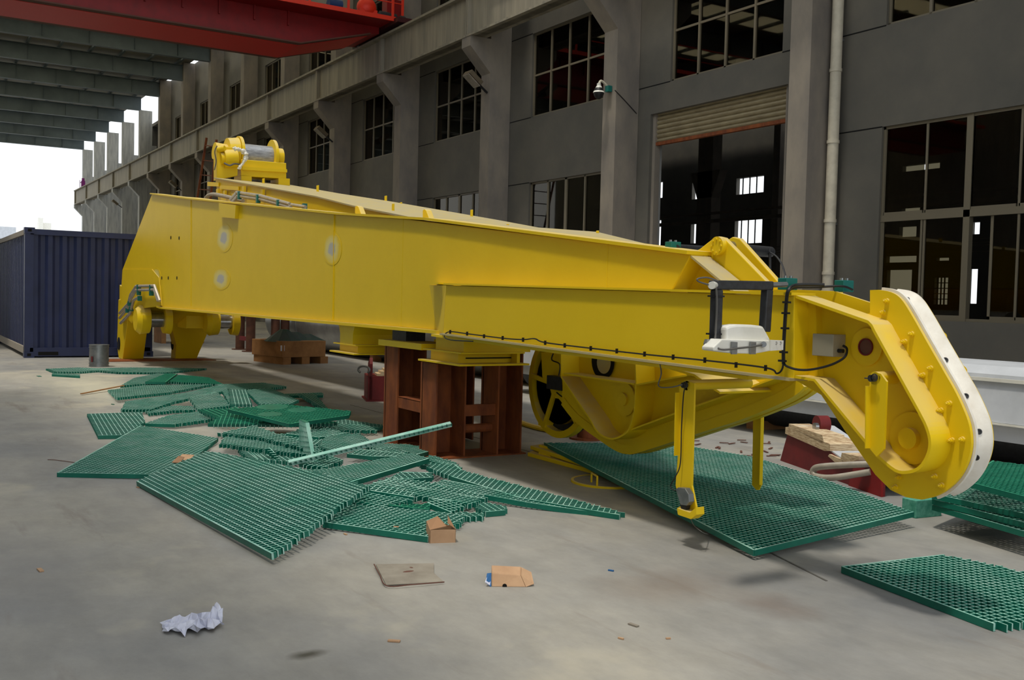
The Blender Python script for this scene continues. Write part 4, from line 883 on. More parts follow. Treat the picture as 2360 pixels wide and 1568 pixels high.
# plank under the heel
a, b, c, d = PZ(236, 835), PZ(498, 831), PZ(470, 827), PZ(240, 829); m = MB(); m.prism([a, b, c, d], (0, 0, .012))
tag(m.build('steel_plate', M_rust), 'thin rusty steel plate on the floor under the heel lugs', 'plate')
# can
g = PZ(228, 845); t = thing('steel_drum', 'galvanised steel pail standing beside the navy container', 'pail', tuple(g))
m = MB(); m.cyl(g, g+Vector((0, 0, .38)), .165, 28); m.build('drum_body', M_gal, t, smooth=True)
for z in (.01, .06, .12, .35, .39):
    m = MB(); m.cyl(g+Vector((0, 0, z-.008)), g+Vector((0, 0, z+.008)), .173, 28); m.build('rim', M_gal, t, smooth=True)
m = MB(); c = g+Vector((.1, -.138, .14)); m.box(c-Vector((.035, .01, .05)), c+Vector((.035, .01, .05))); m.build('red_mark', M_maroon, t)
# crate
def rectbox(m, p, q, w, z0, z1, mi=0):   # box on a ground line p-q with depth w to the far side
    p, q = Vector(p), Vector(q); d = (q-p).normalized(); nn = Vector((-d.y, d.x, 0)); 
    if nn.dot(p) < 0: nn = -nn
    m.hexa([p+Vector((0, 0, z0)), q+Vector((0, 0, z0)), q+nn*w+Vector((0, 0, z0)), p+nn*w+Vector((0, 0, z0))], [p+Vector((0, 0, z1)), q+Vector((0, 0, z1)), q+nn*w+Vector((0, 0, z1)), p+nn*w+Vector((0, 0, z1))], mi)
cA, cB, cC = PZ(608, 833), PZ(650, 841), PZ(750, 838)
t = thing('wooden_crate', 'low brown wooden crate on skids with a dark tarpaulin inside', 'crate', tuple(cB))
wq = (cA-cB).length
m = MB(); rectbox(m, cB, cC, 1.2, .14, .46); m.build('crate_body', M_crate, t, bevel=.008)
for u in (.02, .45, .88):
    m = MB(); p = cB.lerp(cC, u); rectbox(m, p, p+(cC-cB).normalized()*.18, 1.15, 0, .14); m.build('skid', M_crate, t)
m = MB(); d_ = (cC-cB).normalized(); nn = Vector((-d_.y, d_.x, 0)); nn = nn if nn.dot(cB) > 0 else -nn; ct = cB+d_*.5+nn*.55
for (dx, dy, hz) in ((-.2, -.1, .68), (.15, .05, .62), (.4, 0, .58)): m.cyl(ct+d_*dx+nn*dy+Vector((0, 0, .44)), ct+d_*dx+nn*dy+Vector((0, 0, hz)), .4, 9, .08)
m.build('tarpaulin', M_tarp, t)
m = MB(); p = cB+nn*.02-d_*.004+Vector((0, 0, .32)); m.box(p-Vector((.01, .02, .05)), p+Vector((.01, .06, .06))); m.build('paper_label', M_paper, t)
g = PZ(400, 800); m = MB(); t = thing('wooden_crate', 'small pale wooden crate behind the heel lugs, left of the far trestle', 'crate', tuple(PZ(385, 792)))
m.box(PZ(372, 792)+Vector((0, 0, .3)), PZ(372, 792)+Vector((-.9, 1.2, .75))); m.build('crate_body', M_crate, t)
for i in range(3): m = MB(); m.box(PZ(372, 792)+Vector((0, .5*i, 0)), PZ(372, 792)+Vector((-.9, .5*i+.12, .3))); m.build('skid', M_crate, t)
# long pipe and white box beam behind
t = thing('steel_pipe', 'long shiny grey steel pipe lying on the floor behind the boom', 'pipe', (-20, 9.1, 0))
m = MB(); m.cyl((-26.5, 9.3, .7), (-13.6, 9.3, .7), .7, 48); m.build('pipe_shell', M_pipe, t, smooth=True)
m = MB()
for x in (-24.2, -19, -15): m.ring((x, 9.3, .7), (x+.06, 9.3, .7), .712, .69, 48)
m.build('weld_band', M_gal, t)
for x in (-25, -20, -15):
    for y in (8.8, 9.6): m = MB(); m.box((x, y, 0), (x+.15, y+.2, .22)); m.build('chock', M_crate, t)
t = thing('mast_section', 'long pale grey box-section mast lying behind the boom to the right edge', 'mast section', (-6, 8.4, 0))
prof = [(8.0, .30), (8.0, .44), (7.97, .46), (8.02, .86), (8.1, .93), (9.0, .93), (9.1, .3)]
m = MB(); m.prism([(-13.2, y, z) for y, z in prof], (15, 0, 0)); m.build('box_shell', M_wbeam, t)
m = MB(); m.box((-13.2, 7.985, .80), (1.8, 8.01, .83)); m.box((-13.2, 7.955, .44), (1.8, 8.0, .455)); m.build('edge_ridge', M_white, t)
m = MB(); m.cyl((-13.1, 8.6, .34), (1.7, 8.6, .34), .3, 24); m.build('lower_tube', M_blackmet, t, smooth=True)
for x in (-12.5, -8.3, -3.9, .9): m = MB(); m.box((x, 8.3, 0), (x+.2, 8.9, .1)); m.build('chock', M_crate, t)
# red frames
def shackle(c, s=.1, ax=Vector((1, 0, 0))):
    m = MB(); up = Vector((0, 0, 1)); P = [c+ax*s*math.cos(a)+up*s*.6*math.sin(a) for a in [i*.35-.9 for i in range(15)]]; m.tube(P, s*.18, 8); return m
a, b = PZ(847, 926), PZ(934, 926); b = a+(b-a)*1.9
t = thing('red_cradle', 'dark red steel cradle with plywood packing left of the rusty trestle', 'cradle', tuple(a))
m = MB(); rectbox(m, a, b, .5, 0.02, .34); m.build('cradle_frame', M_maroon, t, bevel=.004)
m = MB(); rectbox(m, a-Vector((0, .02, 0)), b, .6, 0, .02); m.build('base_flange', M_maroon, t)
m = MB(); d_ = (b-a).normalized(); e0 = a+d_*.02; m.prism([e0+Vector((0, 0, .3)), e0+Vector((0, 0, .5)), e0+Vector((-.05, .02, .58)), e0+Vector((-.15, .04, .5)), e0+Vector((-.15, .04, .0)), e0], d_*.04); m.build('end_lug', M_maroon, t)
for i, hh in enumerate((.03, .03, .03, .04)):
    m = MB(); z = .34+sum((.03, .03, .03, .04)[:i]); rectbox(m, a+d_*(.12+.05*i), a+d_*(.75-.1*i), .35, z, z+hh-.002); m.build('plywood_block', M_ply, t)
m = shackle(e0+Vector((-.05, -.06, .42)), .08, Vector((-.6, -.6, 0)).normalized()); m.build('shackle', M_gal, t, smooth=True)
# cradle at right under the head: sloping top
t = thing('red_cradle', 'dark red steel cradle with plywood blocks and shackle behind the head', 'cradle', tuple(PZ(1800, 1060)))
base = [PZ(1798, 1062), PZ(2035, 1146)]
Pa = base[0]; Pb = base[1]; dd = (Pb-Pa).normalized(); nn = Vector((-dd.y, dd.x, 0)); nn = nn if nn.dot(Pa) > 0 else -nn
def onV(x, y):    # point on the vertical plane through the cradle's front line
    d = ray(x, y); k = (Pa-C0).dot(nn)/d.dot(nn); return C0+d*k
m = MB(); fr_ = [onV(1798, 1062), onV(1820, 982), onV(1838, 985), onV(1975, 1085), onV(2036, 1095), onV(2034, 1146)]
m.prism(fr_, nn*.02); m.build('cradle_frame', M_maroon, t)
m = MB()
for i in range(1, 4): m.hexa([fr_[i], fr_[i+1], fr_[i+1]+nn*.35, fr_[i]+nn*.35], [p+Vector((0, 0, .012)) for p in (fr_[i], fr_[i+1], fr_[i+1]+nn*.35, fr_[i]+nn*.35)])
m.build('top_flange', M_wbeam, t)
m = MB(); m.prism([fr_[0]+nn*.35, fr_[1]+nn*.35, fr_[3]+nn*.35, fr_[5]+nn*.35], nn*.02); m.build('back_plate', M_maroon, t)
m = MB(); m.prism([onV(1972, 1078), onV(2005, 1058), onV(2036, 1075), onV(2036, 1146), onV(1960, 1120)], -nn*.02); m.build('end_plate', M_red, t, label='brighter red end plate')
for pts, w in (([(1823, 977), (1900, 1003), (1904, 1020), (1898, 1022), (1822, 985)], .2), ([(1815, 985), (1822, 984), (1918, 1024), (1918, 1040), (1905, 1040), (1814, 1000)], .3), ([(1913, 1052), (1916, 1047), (1950, 1062), (1945, 1080)], .15), ([(1942, 1058), (1945, 1044), (1985, 1052), (1984, 1060), (1950, 1072)], .15)):
    m = MB(); m.prism([onV(x, y)-nn*.02 for x, y in pts], nn*w); m.build('plywood_block', M_ply, t, bevel=.002)
c = onV(1852, 978)+nn*.12; m = MB(); m.cyl(c, c+nn*.1+Vector((0, 0, 0)), .075, 24); m.build('round_lug', M_maroon, t, smooth=True)
c = onV(1859, 984)+nn*.1; m = MB(); m.cyl(c-nn*.03, c, .035, 16); m.build('pin_end', M_steel, t, smooth=True)
m = MB(); q0 = onV(2012, 1082)-nn*.1; m.tube([onV(2010, 1070)-nn*.02, onV(1965, 1074)-nn*.2, onV(1944, 1080)-nn*.25, onV(1946, 1096)-nn*.25, onV(1972, 1101)-nn*.2, onV(2012, 1088)-nn*.02], .026, 12); m.build('shackle', M_tube, t, smooth=True)
# rusty post foot behind lower head
g = PZ(1352, 1012); t = thing('rusty_post', 'short rusty steel post foot below the lower yellow head', 'post', tuple(g))
m = MB(); m.cyl(g, g+Vector((0, 0, .3)), .1, 16); m.build('post', M_rust, t, smooth=True); m = MB(); m.cyl(g, g+Vector((0, 0, .02)), .18, 16); m.build('base_plate', M_rust, t)
# yellow curved rail on the floor
m = MB(); P = [PZ(x, y, .03) for x, y in ((1190, 968), (1206, 976), (1235, 985), (1270, 992), (1300, 993), (1340, 990))]; m.tube(P, .028, 8)
m.box(PZ(1246, 988)-Vector((.02, .02, 0)), PZ(1246, 988)+Vector((.02, .02, .11))); m.box(PZ(1256, 990)-Vector((.02, .02, 0)), PZ(1256, 990)+Vector((.02, .02, .11)))
tag(m.build('curved_rail', M_yel, smooth=True), 'bright yellow curved rail lying on the floor behind the trestle', 'rail')
# yellow flanged plates stacked under the large grating
def yplate(pts, z, label):
    m = MB(); P = [PZ(x, y, z) for x, y in pts]; t = thing('cover_plate', label, 'cover plate', tuple(P[0]), 'yellow cover plates under the large grating'); m.prism(P, (0, 0, .035)); m.build('plate', M_yel, t, bevel=.004)
    for u in (.2, .65):
        c = P[0].lerp(P[1], u)+Vector((0, .08, .05)); m = MB(); m.box(c-Vector((.09, .03, .015)), c+Vector((.09, .03, .005))); m.build('handle', M_yel, t)
yplate([(1216, 1052), (1362, 1092), (1400, 1092), (1470, 1080), (1300, 1040), (1240, 1044)], .0, 'yellow steel cover plate, bottommost of the pair under the large grating')
yplate([(1222, 1036), (1340, 1075), (1400, 1078), (1460, 1062), (1330, 1030), (1250, 1032)], .045, 'yellow steel cover plate, upper of the pair under the large grating')
g = PZ(1402, 1112); t = thing('manhole_cover', 'round grey cover with yellow rim and handle beside the yellow plates', 'cover', tuple(g))
m = MB(); m.cyl(g, g+Vector((0, 0, .012)), .27, 40); m.build('cover_disc', M_cloth, t, smooth=True); m = MB(); m.ring(g, g+Vector((0, 0, .016)), .29, .27, 40); m.build('rim', M_yel, t, smooth=True)
h0, h1_ = PZ(1363, 1112, .012), PZ(1376, 1120, .012); m = MB(); m.tube([h0, h0+Vector((0, 0, .07)), h1_+Vector((0, 0, .07)), h1_], .008, 8, smooth=False); m.build('handle', M_yel, t)
# green block
g = PZ(2110, 1196); g2 = PZ(2170, 1190); t = MB(); rectbox(t, g, g2, .12, 0, .12)
tag(t.build('green_block', M_gblk, bevel=.004), 'speckled green fibreglass block on the floor under the head', 'block')
# ================================================================== FIBREGLASS GRATINGS
PITCH = .04
def grating(label, pts, e=0, rim=(), top=None, thick=.034, pitch=PITCH, jag=.02, w=.0068, patches=(), brk=True, group='broken green gratings in the heap'):
    """pts: [(px,py,z)...]; the first three fix the plane; bars run along edge e."""
    V = [PZ(*p) for p in pts]; A = sum(V, Vector((0, 0, 0)))/len(V)      # best-fit plane through the corners
    sxx = sum((q.x-A.x)**2 for q in V)+.012; syy = sum((q.y-A.y)**2 for q in V)+.012; sxy = sum((q.x-A.x)*(q.y-A.y) for q in V)
    sxz = sum((q.x-A.x)*(q.z-A.z) for q in V); syz = sum((q.y-A.y)*(q.z-A.z) for q in V); dt = sxx*syy-sxy*sxy
    nrm = Vector((-(sxz*syy-syz*sxy)/dt, -(syz*sxx-sxz*sxy)/dt, 1)).normalized()
    P = []
    for p in pts:
        d = ray(p[0], p[1]); P.append(C0+d*((A-C0).dot(nrm)/d.dot(nrm)))
    n = len(P); u = (P[(e+1) % n]-P[e]).normalized(); v = nrm.cross(u)
    O = P[0]; Q2 = [((p-O).dot(u), (p-O).dot(v)) for p in P]
    rnd = random.Random(hash(label) & 0 | int(abs(pts[0][0]*7+pts[0][1]*13+len(pts))))
    m = MB(); top = top or M_gtop
    def scan(ax):
        lo = min(q[1-ax] for q in Q2); hi = max(q[1-ax] for q in Q2)
        k = math.ceil((lo+.004)/pitch); out = []
        while k*pitch < hi:
            c = k*pitch; xs = []
            for i in range(n):
                a, b = Q2[i], Q2[(i+1) % n]; a1, b1 = a[1-ax], b[1-ax]
                if (a1 <= c < b1) or (b1 <= c < a1): t_ = (c-a1)/(b1-a1); xs.append((a[ax]+t_*(b[ax]-a[ax]), 0. if (i in rim or not brk) else 1.))
            xs.sort()
            for i in range(0, len(xs)-1, 2): out.append((c, xs[i], xs[i+1]))
            k += 1
        return out
    def W3(a, b, z): return O+u*a+v*b+nrm*z
    def barq(a0, b0, a1, b1, wd, dz=0.):
        du = Vector((a1-a0, b1-b0)); L_ = du.length
        if L_ < .01: return
        pd = Vector((-du.y, du.x))/L_*wd/2
        c = [(a0-pd.x, b0-pd.y), (a1-pd.x, b1-pd.y), (a1+pd.x, b1+pd.y), (a0+pd.x, b0+pd.y)]
        bt = [W3(x, y, -thick) for x, y in c]; tp = [W3(x, y, dz) for x, y in c]
        m.add(bt+tp, [(3, 2, 1, 0), (4, 5, 6, 7), (0, 1, 5, 4), (1, 2, 6, 5), (2, 3, 7, 6), (3, 0, 4, 7)], [0, 1, 0, 2, 0, 2])
    j = jag if brk else 0
    for c, (a, ja), (b, jb2) in scan(0): barq(a-rnd.random()*j*ja, c, b+rnd.random()*j*jb2, c, w)
    for c, (a, ja), (b, jb2) in scan(1): barq(c, a-rnd.random()*j*ja, c, b+rnd.random()*j*jb2, w*.9, -.0008)
    for i in rim: a, b = Q2[i], Q2[(i+1) % n]; barq(a[0], a[1], b[0], b[1], .012, .0005)
    t = thing('grating_panel', label, 'grating', tuple(P[0]-nrm*thick), group)
    m.build('grid_mesh', [M_green, top, M_gbrk if brk else M_green], t)
    for (x, y, r) in patches:
        d = ray(x, y); c = C0+d*((A-C0).dot(nrm)/d.dot(nrm)); q = MB(); q.prism([c+(u*math.cos(a)*r+v*math.sin(a)*r)+nrm*.001 for a in [i*.5236 for i in range(12)]], -nrm*.03); q.build('solid_patch', M_green, t)
    return t
G = grating
# front sheets
G('large green grating panel, nearest of the heap, frayed along its right edge', [(316, 1109, .05), (628, 1276, .05), (846, 1120, .17), (686, 1079, .15), (478, 1040, .1)], 0, (0,), jag=.035)
G('dull green grating panel flat on the floor at the far left of the heap', [(133, 1090, .036), (400, 1094, .036), (503, 1010, .05), (470, 1004, .05), (325, 981, .036)], 0, (0, 4), brk=False)
G('small green grating panel behind the leftmost large one', [(200, 953, .036), (226, 1004, .036), (282, 1003, .036), (335, 973, .04), (327, 950, .04)], 0, (1,), brk=False)
G('bent pale grating strip with a raised middle, left side of the heap', [(281, 945, .04), (345, 944, .06), (400, 926, .1), (514, 902, .14), (530, 930, .12), (522, 892, .16), (514, 886, .16), (430, 905, .14), (292, 925, .07)], 0)
G('grey-green grating panel raised at its left edge behind the bent strip', [(251, 899, .07), (271, 917, .05), (386, 905, .08), (488, 886, .06), (335, 888, .04)], 1)
G('pale green grating piece sloping in the middle left of the heap', [(435, 914, .1), (534, 934, .06), (498, 902, .14), (480, 903, .14)][:3]+[(457, 930, .1)], 0) if False else G('pale green grating piece sloping in the middle left of the heap', [(437, 916, .12), (458, 944, .08), (534, 935, .1), (498, 903, .14)], 1)
G('long thin grating sliver, farthest left on the floor', [(108, 850, .036), (126, 857, .036), (187, 857, .036), (264, 851, .036), (182, 847, .036)], 0)
G('narrow green grating strip in front of the farthest sliver', [(120, 863, .034), (184, 867, .034), (184, 863, .034), (121, 860, .034)], 0, (0,), brk=False)
G('flat green grating panel beside the steel pail', [(180, 850, .036), (270, 858, .036), (378, 859, .036), (475, 849, .036), (300, 847, .036)], 0)
G('brown-green grating panel seen edge-on behind the pale floor patch', [(279, 889, .04), (335, 885, .04), (384, 882, .05), (407, 862, .06), (361, 861, .05), (310, 871, .04)], 0)
G('smooth light green panel lying on the far gratings', [(335, 880, .08), (381, 881, .08), (407, 862, .08), (382, 861, .08)], 0, (0, 1), top=M_gtop2, brk=False)
G('wide flat light green panel at the back of the heap', [(390, 880, .06), (514, 886, .06), (480, 870, .07), (440, 866, .07), (412, 864, .07)], 0, top=M_gtop2)
G('broken grating piece with an upright end, left centre of the heap', [(335, 976, .04), (404, 978, .06), (493, 965, .06), (463, 948, .08), (390, 957, .06)], 0, (0,))
G('dark-shadowed grating scrap under the bent strip', [(335, 943, .05), (345, 953, .04), (405, 946, .05), (450, 945, .05), (440, 936, .06), (400, 935, .06)], 1)
G('bright green grating panel with dark solid round patches, on top of the heap', [(526, 943, .24), (668, 977, .2), (804, 957, .24), (809, 947, .25), (646, 931, .28)], 0, (0, 1), top=M_gtop2, brk=False, patches=((628, 938, .16), (696, 945, .14), (622, 955, .12)))
G('green grating panel poking out below the bright green top panel', [(483, 978, .14), (667, 979, .14), (780, 975, .14), (700, 955, .18), (528, 946, .2)], 0, top=M_gtop2, jag=.03)
G('dark green grating wedge left of the bright top panel', [(456, 944, .14), (500, 963, .1), (560, 960, .16), (545, 936, .2), (525, 942, .18)], 0, top=M_gtop2)
G('green grating piece behind the bright top panel', [(528, 898, .12), (534, 932, .14), (578, 932, .16), (566, 898, .12)], 0)
G('striped grating panel at the upper right of the heap', [(566, 899, .1), (600, 931, .14), (667, 931, .12), (687, 922, .1), (620, 894, .1)], 2)
G('thin dark grating sliver at the back edge of the heap', [(498, 886, .06), (534, 898, .05), (614, 895, .05), (661, 891, .05), (605, 882, .06)], 1)
G('pale ragged grating strip reaching right at the back', [(614, 917, .1), (655, 912, .1), (744, 911, .06), (741, 905, .06), (655, 908, .1)], 1, (1, 3))
G('ladder-like grating strip hanging down the back right side', [(688, 907, .12), (741, 941, .04), (753, 941, .04), (723, 906, .1)], 0)
G('thin green grating sliver sticking out right behind the upright strip', [(771, 975, .1), (875, 986, .05), (881, 979, .05), (789, 966, .1)], 0, (0,))
G('grating scrap between the top panel and the upright strip', [(717, 984, .1), (774, 992, .08), (869, 992, .05), (845, 980, .07), (756, 975, .1)], 0)
G('green grating panel leaning up right of the upright strip', [(735, 1026, .06), (777, 992, .1), (756, 986, .12), (649, 1000, .1), (662, 1012, .08)], 0)
G('long curved pale grating strip crossing the middle of the heap', [(505, 998, .12), (608, 1009, .12), (697, 1032, .12), (756, 1052, .12), (722, 1026, .16), (640, 1000, .18), (584, 981, .18)], 0, jag=.03)
G('square-ended grating piece below the curved strip', [(510, 1023, .09), (614, 1037, .09), (712, 1048, .09), (716, 1030, .12), (640, 1006, .12), (522, 1006, .1)], 0, jag=.03)
G('dark grating piece between the curved strip and the nearest panel', [(548, 1034, .05), (580, 1058, .05), (676, 1064, .06), (700, 1050, .06), (614, 1035, .05)], 0)
G('green edge strip standing in front of the curved strip', [(612, 1034, .13), (642, 1063, .05), (650, 1062, .05), (622, 1032, .13)], 0, brk=False)
G('grating piece between the upright strip and the raised batten', [(738, 1030, .09), (765, 1040, .08), (863, 1022, .07), (824, 999, .1), (756, 1003, .1)], 0, jag=.03)
G('small grating offcut in the gap above the nearest panel', [(560, 1036, .05), (585, 1060, .05), (610, 1056, .05), (600, 1036, .05)], 0)
G('flat green grating panel left of the rusty trestle foot', [(848, 1030, .05), (952, 1050, .05), (1004, 1036, .05), (940, 1024, .05), (863, 1021, .05)], 1, (1,))
G('deep green grating panel lying over the back right of the nearest panel', [(665, 1085, .10), (805, 1112, .12), (988, 1057, .15), (949, 1045, .15), (756, 1080, .12)], 1, (1,))
G('very long tapering grating sliver reaching right across the floor', [(960, 1066, .1), (1040, 1098, .08), (1200, 1148, .05), (1428, 1187, .036), (1431, 1180, .036), (1064, 1084, .08), (1048, 1071, .1), (990, 1058, .12)], 3, (1, 2, 5), jag=.03)
G('pale thin grating sliver in front of the long tapering one', [(990, 1117, .08), (1215, 1158, .04), (1357, 1179, .03), (1183, 1137, .05), (1022, 1106, .08)], 0, (0, 1, 3))
G('green grating piece right of the nearest panel, beneath the sliver', [(840, 1120, .1), (951, 1142, .07), (1086, 1162, .06), (1106, 1150, .06), (990, 1126, .08), (900, 1104, .1)], 0, jag=.03)
G('pale ragged grating piece tucked under the nearest panel', [(813, 1155, .07), (871, 1168, .06), (951, 1150, .06), (954, 1138, .07), (855, 1124, .1)], 0, jag=.035)
G('clean deep green grating panel behind the open cardboard box', [(745, 1203, .04), (987, 1237, .04), (1054, 1207, .04), (1072, 1186, .045), (784, 1156, .06)], 0, (0,), top=M_gtop)
G('smooth green grating wedge near the small offcuts', [(896, 1164, .06), (990, 1174, .05), (993, 1160, .07)], 0, (0,), brk=False, top=M_gtop2)
G('crumpled dark grating offcut standing on its edge', [(985, 1158, .06), (1041, 1181, .03), (1083, 1157, .05), (996, 1150, .09)], 0, (0, 2))
G('small square grating offcut beside the cardboard box', [(1041, 1186, .036), (1070, 1193, .036), (1111, 1190, .036), (1112, 1182, .036), (1060, 1180, .036)], 1)
G('small detached grating offcut at the right end of the heap', [(1094, 1164, .036), (1119, 1180, .036), (1162, 1176, .036), (1164, 1167, .036), (1119, 1158, .036)], 0, (1,))
G('pale crumbling grating scrap in the right of the heap', [(906, 1106, .1), (996, 1100, .1), (990, 1090, .12), (920, 1088, .12)], 0, (0, 2), jag=.03)
G('curved grating fragment around the bare floor gap', [(800, 1046, .07), (860, 1052, .05), (952, 1052, .06), (938, 1046, .08), (830, 1036, .09)], 0, (0, 1, 3))
G('broken grating scrap right of the deep green panel', [(988, 1062, .12), (1064, 1080, .08), (1040, 1062, .1), (995, 1050, .12)], 0, jag=.04)
G('pale frayed grating strip along the lower right of the heap', [(860, 1112, .09), (985, 1128, .08), (1118, 1150, .05), (1112, 1142, .06), (1000, 1112, .09), (905, 1100, .11)], 1, (0, 1), jag=.03, top=M_gbrk)
G('light ragged grating scrap in front of the deep green panel', [(838, 1128, .1), (955, 1146, .07), (950, 1134, .09), (862, 1116, .12)], 0, (0,), jag=.035, top=M_gbrk)
G('pale twisted grating strip behind the upright strip', [(660, 1000, .1), (735, 1008, .1), (800, 998, .09), (760, 990, .12), (690, 990, .12)], 0, (0, 1), jag=.03, top=M_gbrk)
G('pale cracked grating scrap below the raised batten', [(830, 1040, .06), (870, 1052, .05), (940, 1042, .06), (900, 1030, .08)], 1, (0,), jag=.03, top=M_gbrk)
G('frayed grating piece at the back edge of the pale floor gap', [(690, 1070, .06), (745, 1078, .05), (790, 1060, .06), (760, 1050, .08)], 0, jag=.03)
# upright strip and raised batten
def slab_strip(label, quad, thick, name='grating_panel'):
    m = MB(); A, B, Cc, D = quad; nrm = (B-A).cross(D-A).normalized(); t = thing(name, label, 'grating', tuple(min(quad, key=lambda p: p.z)), 'broken green gratings in the heap')
    L1 = (B-A).length; n1 = max(2, int(L1/PITCH)); 
    for i in range(n1+1):
        a = A.lerp(B, i/n1); b = D.lerp(Cc, i/n1); m.bar(a, b, .008, .03, nrm)
    n2 = max(1, round((D-A).length/PITCH))
    for i in range(n2+1):
        a = A.lerp(D, i/n2); b = B.lerp(Cc, i/n2); m.bar(a, b, .008, .032, nrm, mi=1)
    m.build('grid_mesh', [M_green, M_gtop], t)
Yu = 2.92
slab_strip('narrow grating strip standing upright with a pointed tip amid the heap', [PY(693, 1078, Yu), PY(694, 968, Yu), PY(708, 975, Yu), PY(726, 1076, Yu)], .03)
b0_, b1_ = PZ(672, 1070, .06), PY(1040, 981, 4.0)
bq = PZ(735, 1066, .05)
slab_strip('long green grating batten propped up against the trestle leg', [b0_, b1_, b1_+Vector((.0, -.005, .022)), b0_+Vector((.01, -.03, .022))], .03)
# right-hand sheets
G('largest green grating sheet, bowed, lying under the two yellow heads', [(1255, 1020, .14), (1738, 1268, .04), (2105, 1180, .13), (1900, 1104, .12), (1735, 1052, .13), (1600, 1030, .14), (1545, 1021, .14)], 1, (0, 1), top=M_gtop, brk=False, group='whole green gratings on the right')
G('green grating piece with a jagged back edge at the lower right corner', [(1941, 1306, .036), (2292, 1438, .036), (2372, 1432, .036), (2420, 1330, .036), (2240, 1292, .036), (2176, 1279, .036)], 0, (0, 5), top=M_gtop, group='whole green gratings on the right', jag=.03)
for i, (z, lab) in enumerate(((.15, 'green grating sheet at the right edge, lowest of the thick stack'), (.19, 'green grating sheet at the right edge, second from bottom of the stack'), (.23, 'green grating sheet at the right edge, top of the lower stack'))):
    G(lab, [(2150, 1164-13*i, z), (2400, 1236-22*i, z), (2500, 1150-13*i, z), (2290, 1110-8*i, z)], 0, (0, 3), top=M_gtop, brk=False, group='whole green gratings on the right')
G('green grating sheet at the right edge, raised above the dark gap', [(2215, 1106, .36), (2400, 1154, .36), (2520, 1090, .36), (2290, 1062, .36)], 0, (0, 3), top=M_gtop2, brk=False, group='whole green gratings on the right')
for i, (x, y) in enumerate(((2330, 1196), (2420, 1180))):
    g = PZ(x, y-20); m = MB(); m.box(g, g+Vector((.12, .3, .1))); tag(m.build('spacer_block', M_crate), 'dark timber spacer under the grating stack at the right edge', 'block', 'timber spacers under the grating stack')
for i, (x, y) in enumerate(((2360, 1120), (2260, 1100), (2440, 1110))):
    g = PZ(x, y, .23); m = MB(); m.box(g, g+Vector((.1, .1, .095))); tag(m.build('spacer_block', M_gtop), 'small pale spacer block holding up the raised grating sheet', 'block', 'spacers under the raised sheet')
# ================================================================== litter
a, b = PZ(990, 1253), PZ(1050, 1251); d_ = (b-a).normalized(); nn = Vector((-d_.y, d_.x, 0)); nn = nn if nn.dot(a) > 0 else -nn; L_ = (b-a).length
t = thing('cardboard_box', 'open torn brown cardboard box beside the clean green grating', 'box', tuple(a)); hb_ = .075
m = MB(); m.prism([a, b, b+Vector((0, 0, hb_)), a+Vector((0, 0, hb_))], nn*.004); m.prism([a+nn*.13, b+nn*.13, b+nn*.13+Vector((0, 0, hb_*.9)), a+nn*.13+Vector((0, 0, hb_*1.3))], nn*.004)
m.prism([a, a+nn*.13, a+nn*.13+Vector((0, 0, hb_*1.3)), a+Vector((0, 0, hb_))], d_*.004); m.prism([b, b+nn*.13, b+nn*.13+Vector((0, 0, hb_)), b+Vector((0, 0, hb_))], -d_*.004); m.build('box_body', M_card, t)
m = MB(); m.prism([a+Vector((0, 0, hb_)), a+nn*.13+Vector((0, 0, hb_*1.3)), a+nn*.1+d_*.06+Vector((0, 0, hb_*1.75)), a+d_*.1+nn*.02+Vector((0, 0, hb_*1.2))], Vector((0, 0, .003))); m.prism([b+Vector((0, 0, hb_)), b+nn*.13+Vector((0, 0, hb_)), b+nn*.1-d_*.03+Vector((0, 0, hb_*1.8)), b-d_*.05+Vector((0, 0, hb_*1.5))], Vector((0, 0, .003))); m.build('box_flap', M_card2, t)
a, b = PZ(1133, 1353), PZ(1212, 1354); d_ = (b-a).normalized(); nn = Vector((-d_.y, d_.x, 0)); nn = nn if nn.dot(a) > 0 else -nn; L_ = (b-a).length
t = thing('cardboard_box', 'crushed tan cardboard carton with blue printed end on the bare floor', 'box', tuple(a))
up = Vector((0, 0, 1)); m = MB()
m.hexa([a, b, b+nn*.1, a+nn*.1], [a+nn*.03+up*.06, b-d_*.025+nn*.03+up*.05, b+nn*.1-d_*.02+up*.075, a+nn*.1+up*.08]); m.build('box_body', M_card, t, bevel=.004)
m = MB(); m.prism([a-d_*.002, a-d_*.028+up*.02, a+nn*.04-d_*.02+up*.055, a+nn*.03+up*.06-d_*.002], -d_*.003); m.build('printed_end', M_bluep, t, label='blue and white printed end')
m = MB(); m.prism([a-d_*.008+up*.008, a-d_*.028+up*.022, a+nn*.02-d_*.02+up*.04, a+nn*.02-d_*.004+up*.035], -d_*.005); m.build('white_print', M_paper, t)
m = MB(); m.prism([b, b+d_*.04+up*.01+nn*.02, b+d_*.03+nn*.08+up*.05, b-d_*.02+nn*.08+up*.074, b-d_*.025+nn*.03+up*.05], up*.003); m.build('box_flap', M_card, t)
c = a.lerp(b, .38); m = MB(); m.cyl(c-nn*.002+up*.004, c+nn*.004+up*.004, .011, 14); m.build('thumb_hole', M_black, t)
# crumpled cardboard on grating
c = PZ(420, 1056, .07); t = thing('cardboard_scrap', 'torn brown cardboard scrap lying on the dull green left grating', 'cardboard', tuple(PZ(420, 1066, .04)))
m = MB(); m.prism([PZ(396, 1067, .04), PZ(412, 1052, .05), PZ(425, 1055, .09), PZ(415, 1068, .06)], up*.004); m.build('folded_piece', M_card2, t)
m = MB(); m.prism([PZ(412, 1056, .05), PZ(420, 1048, .07), PZ(448, 1050, .06), PZ(440, 1058, .05), PZ(425, 1062, .04)], up*.004); m.build('folded_piece', M_card, t)
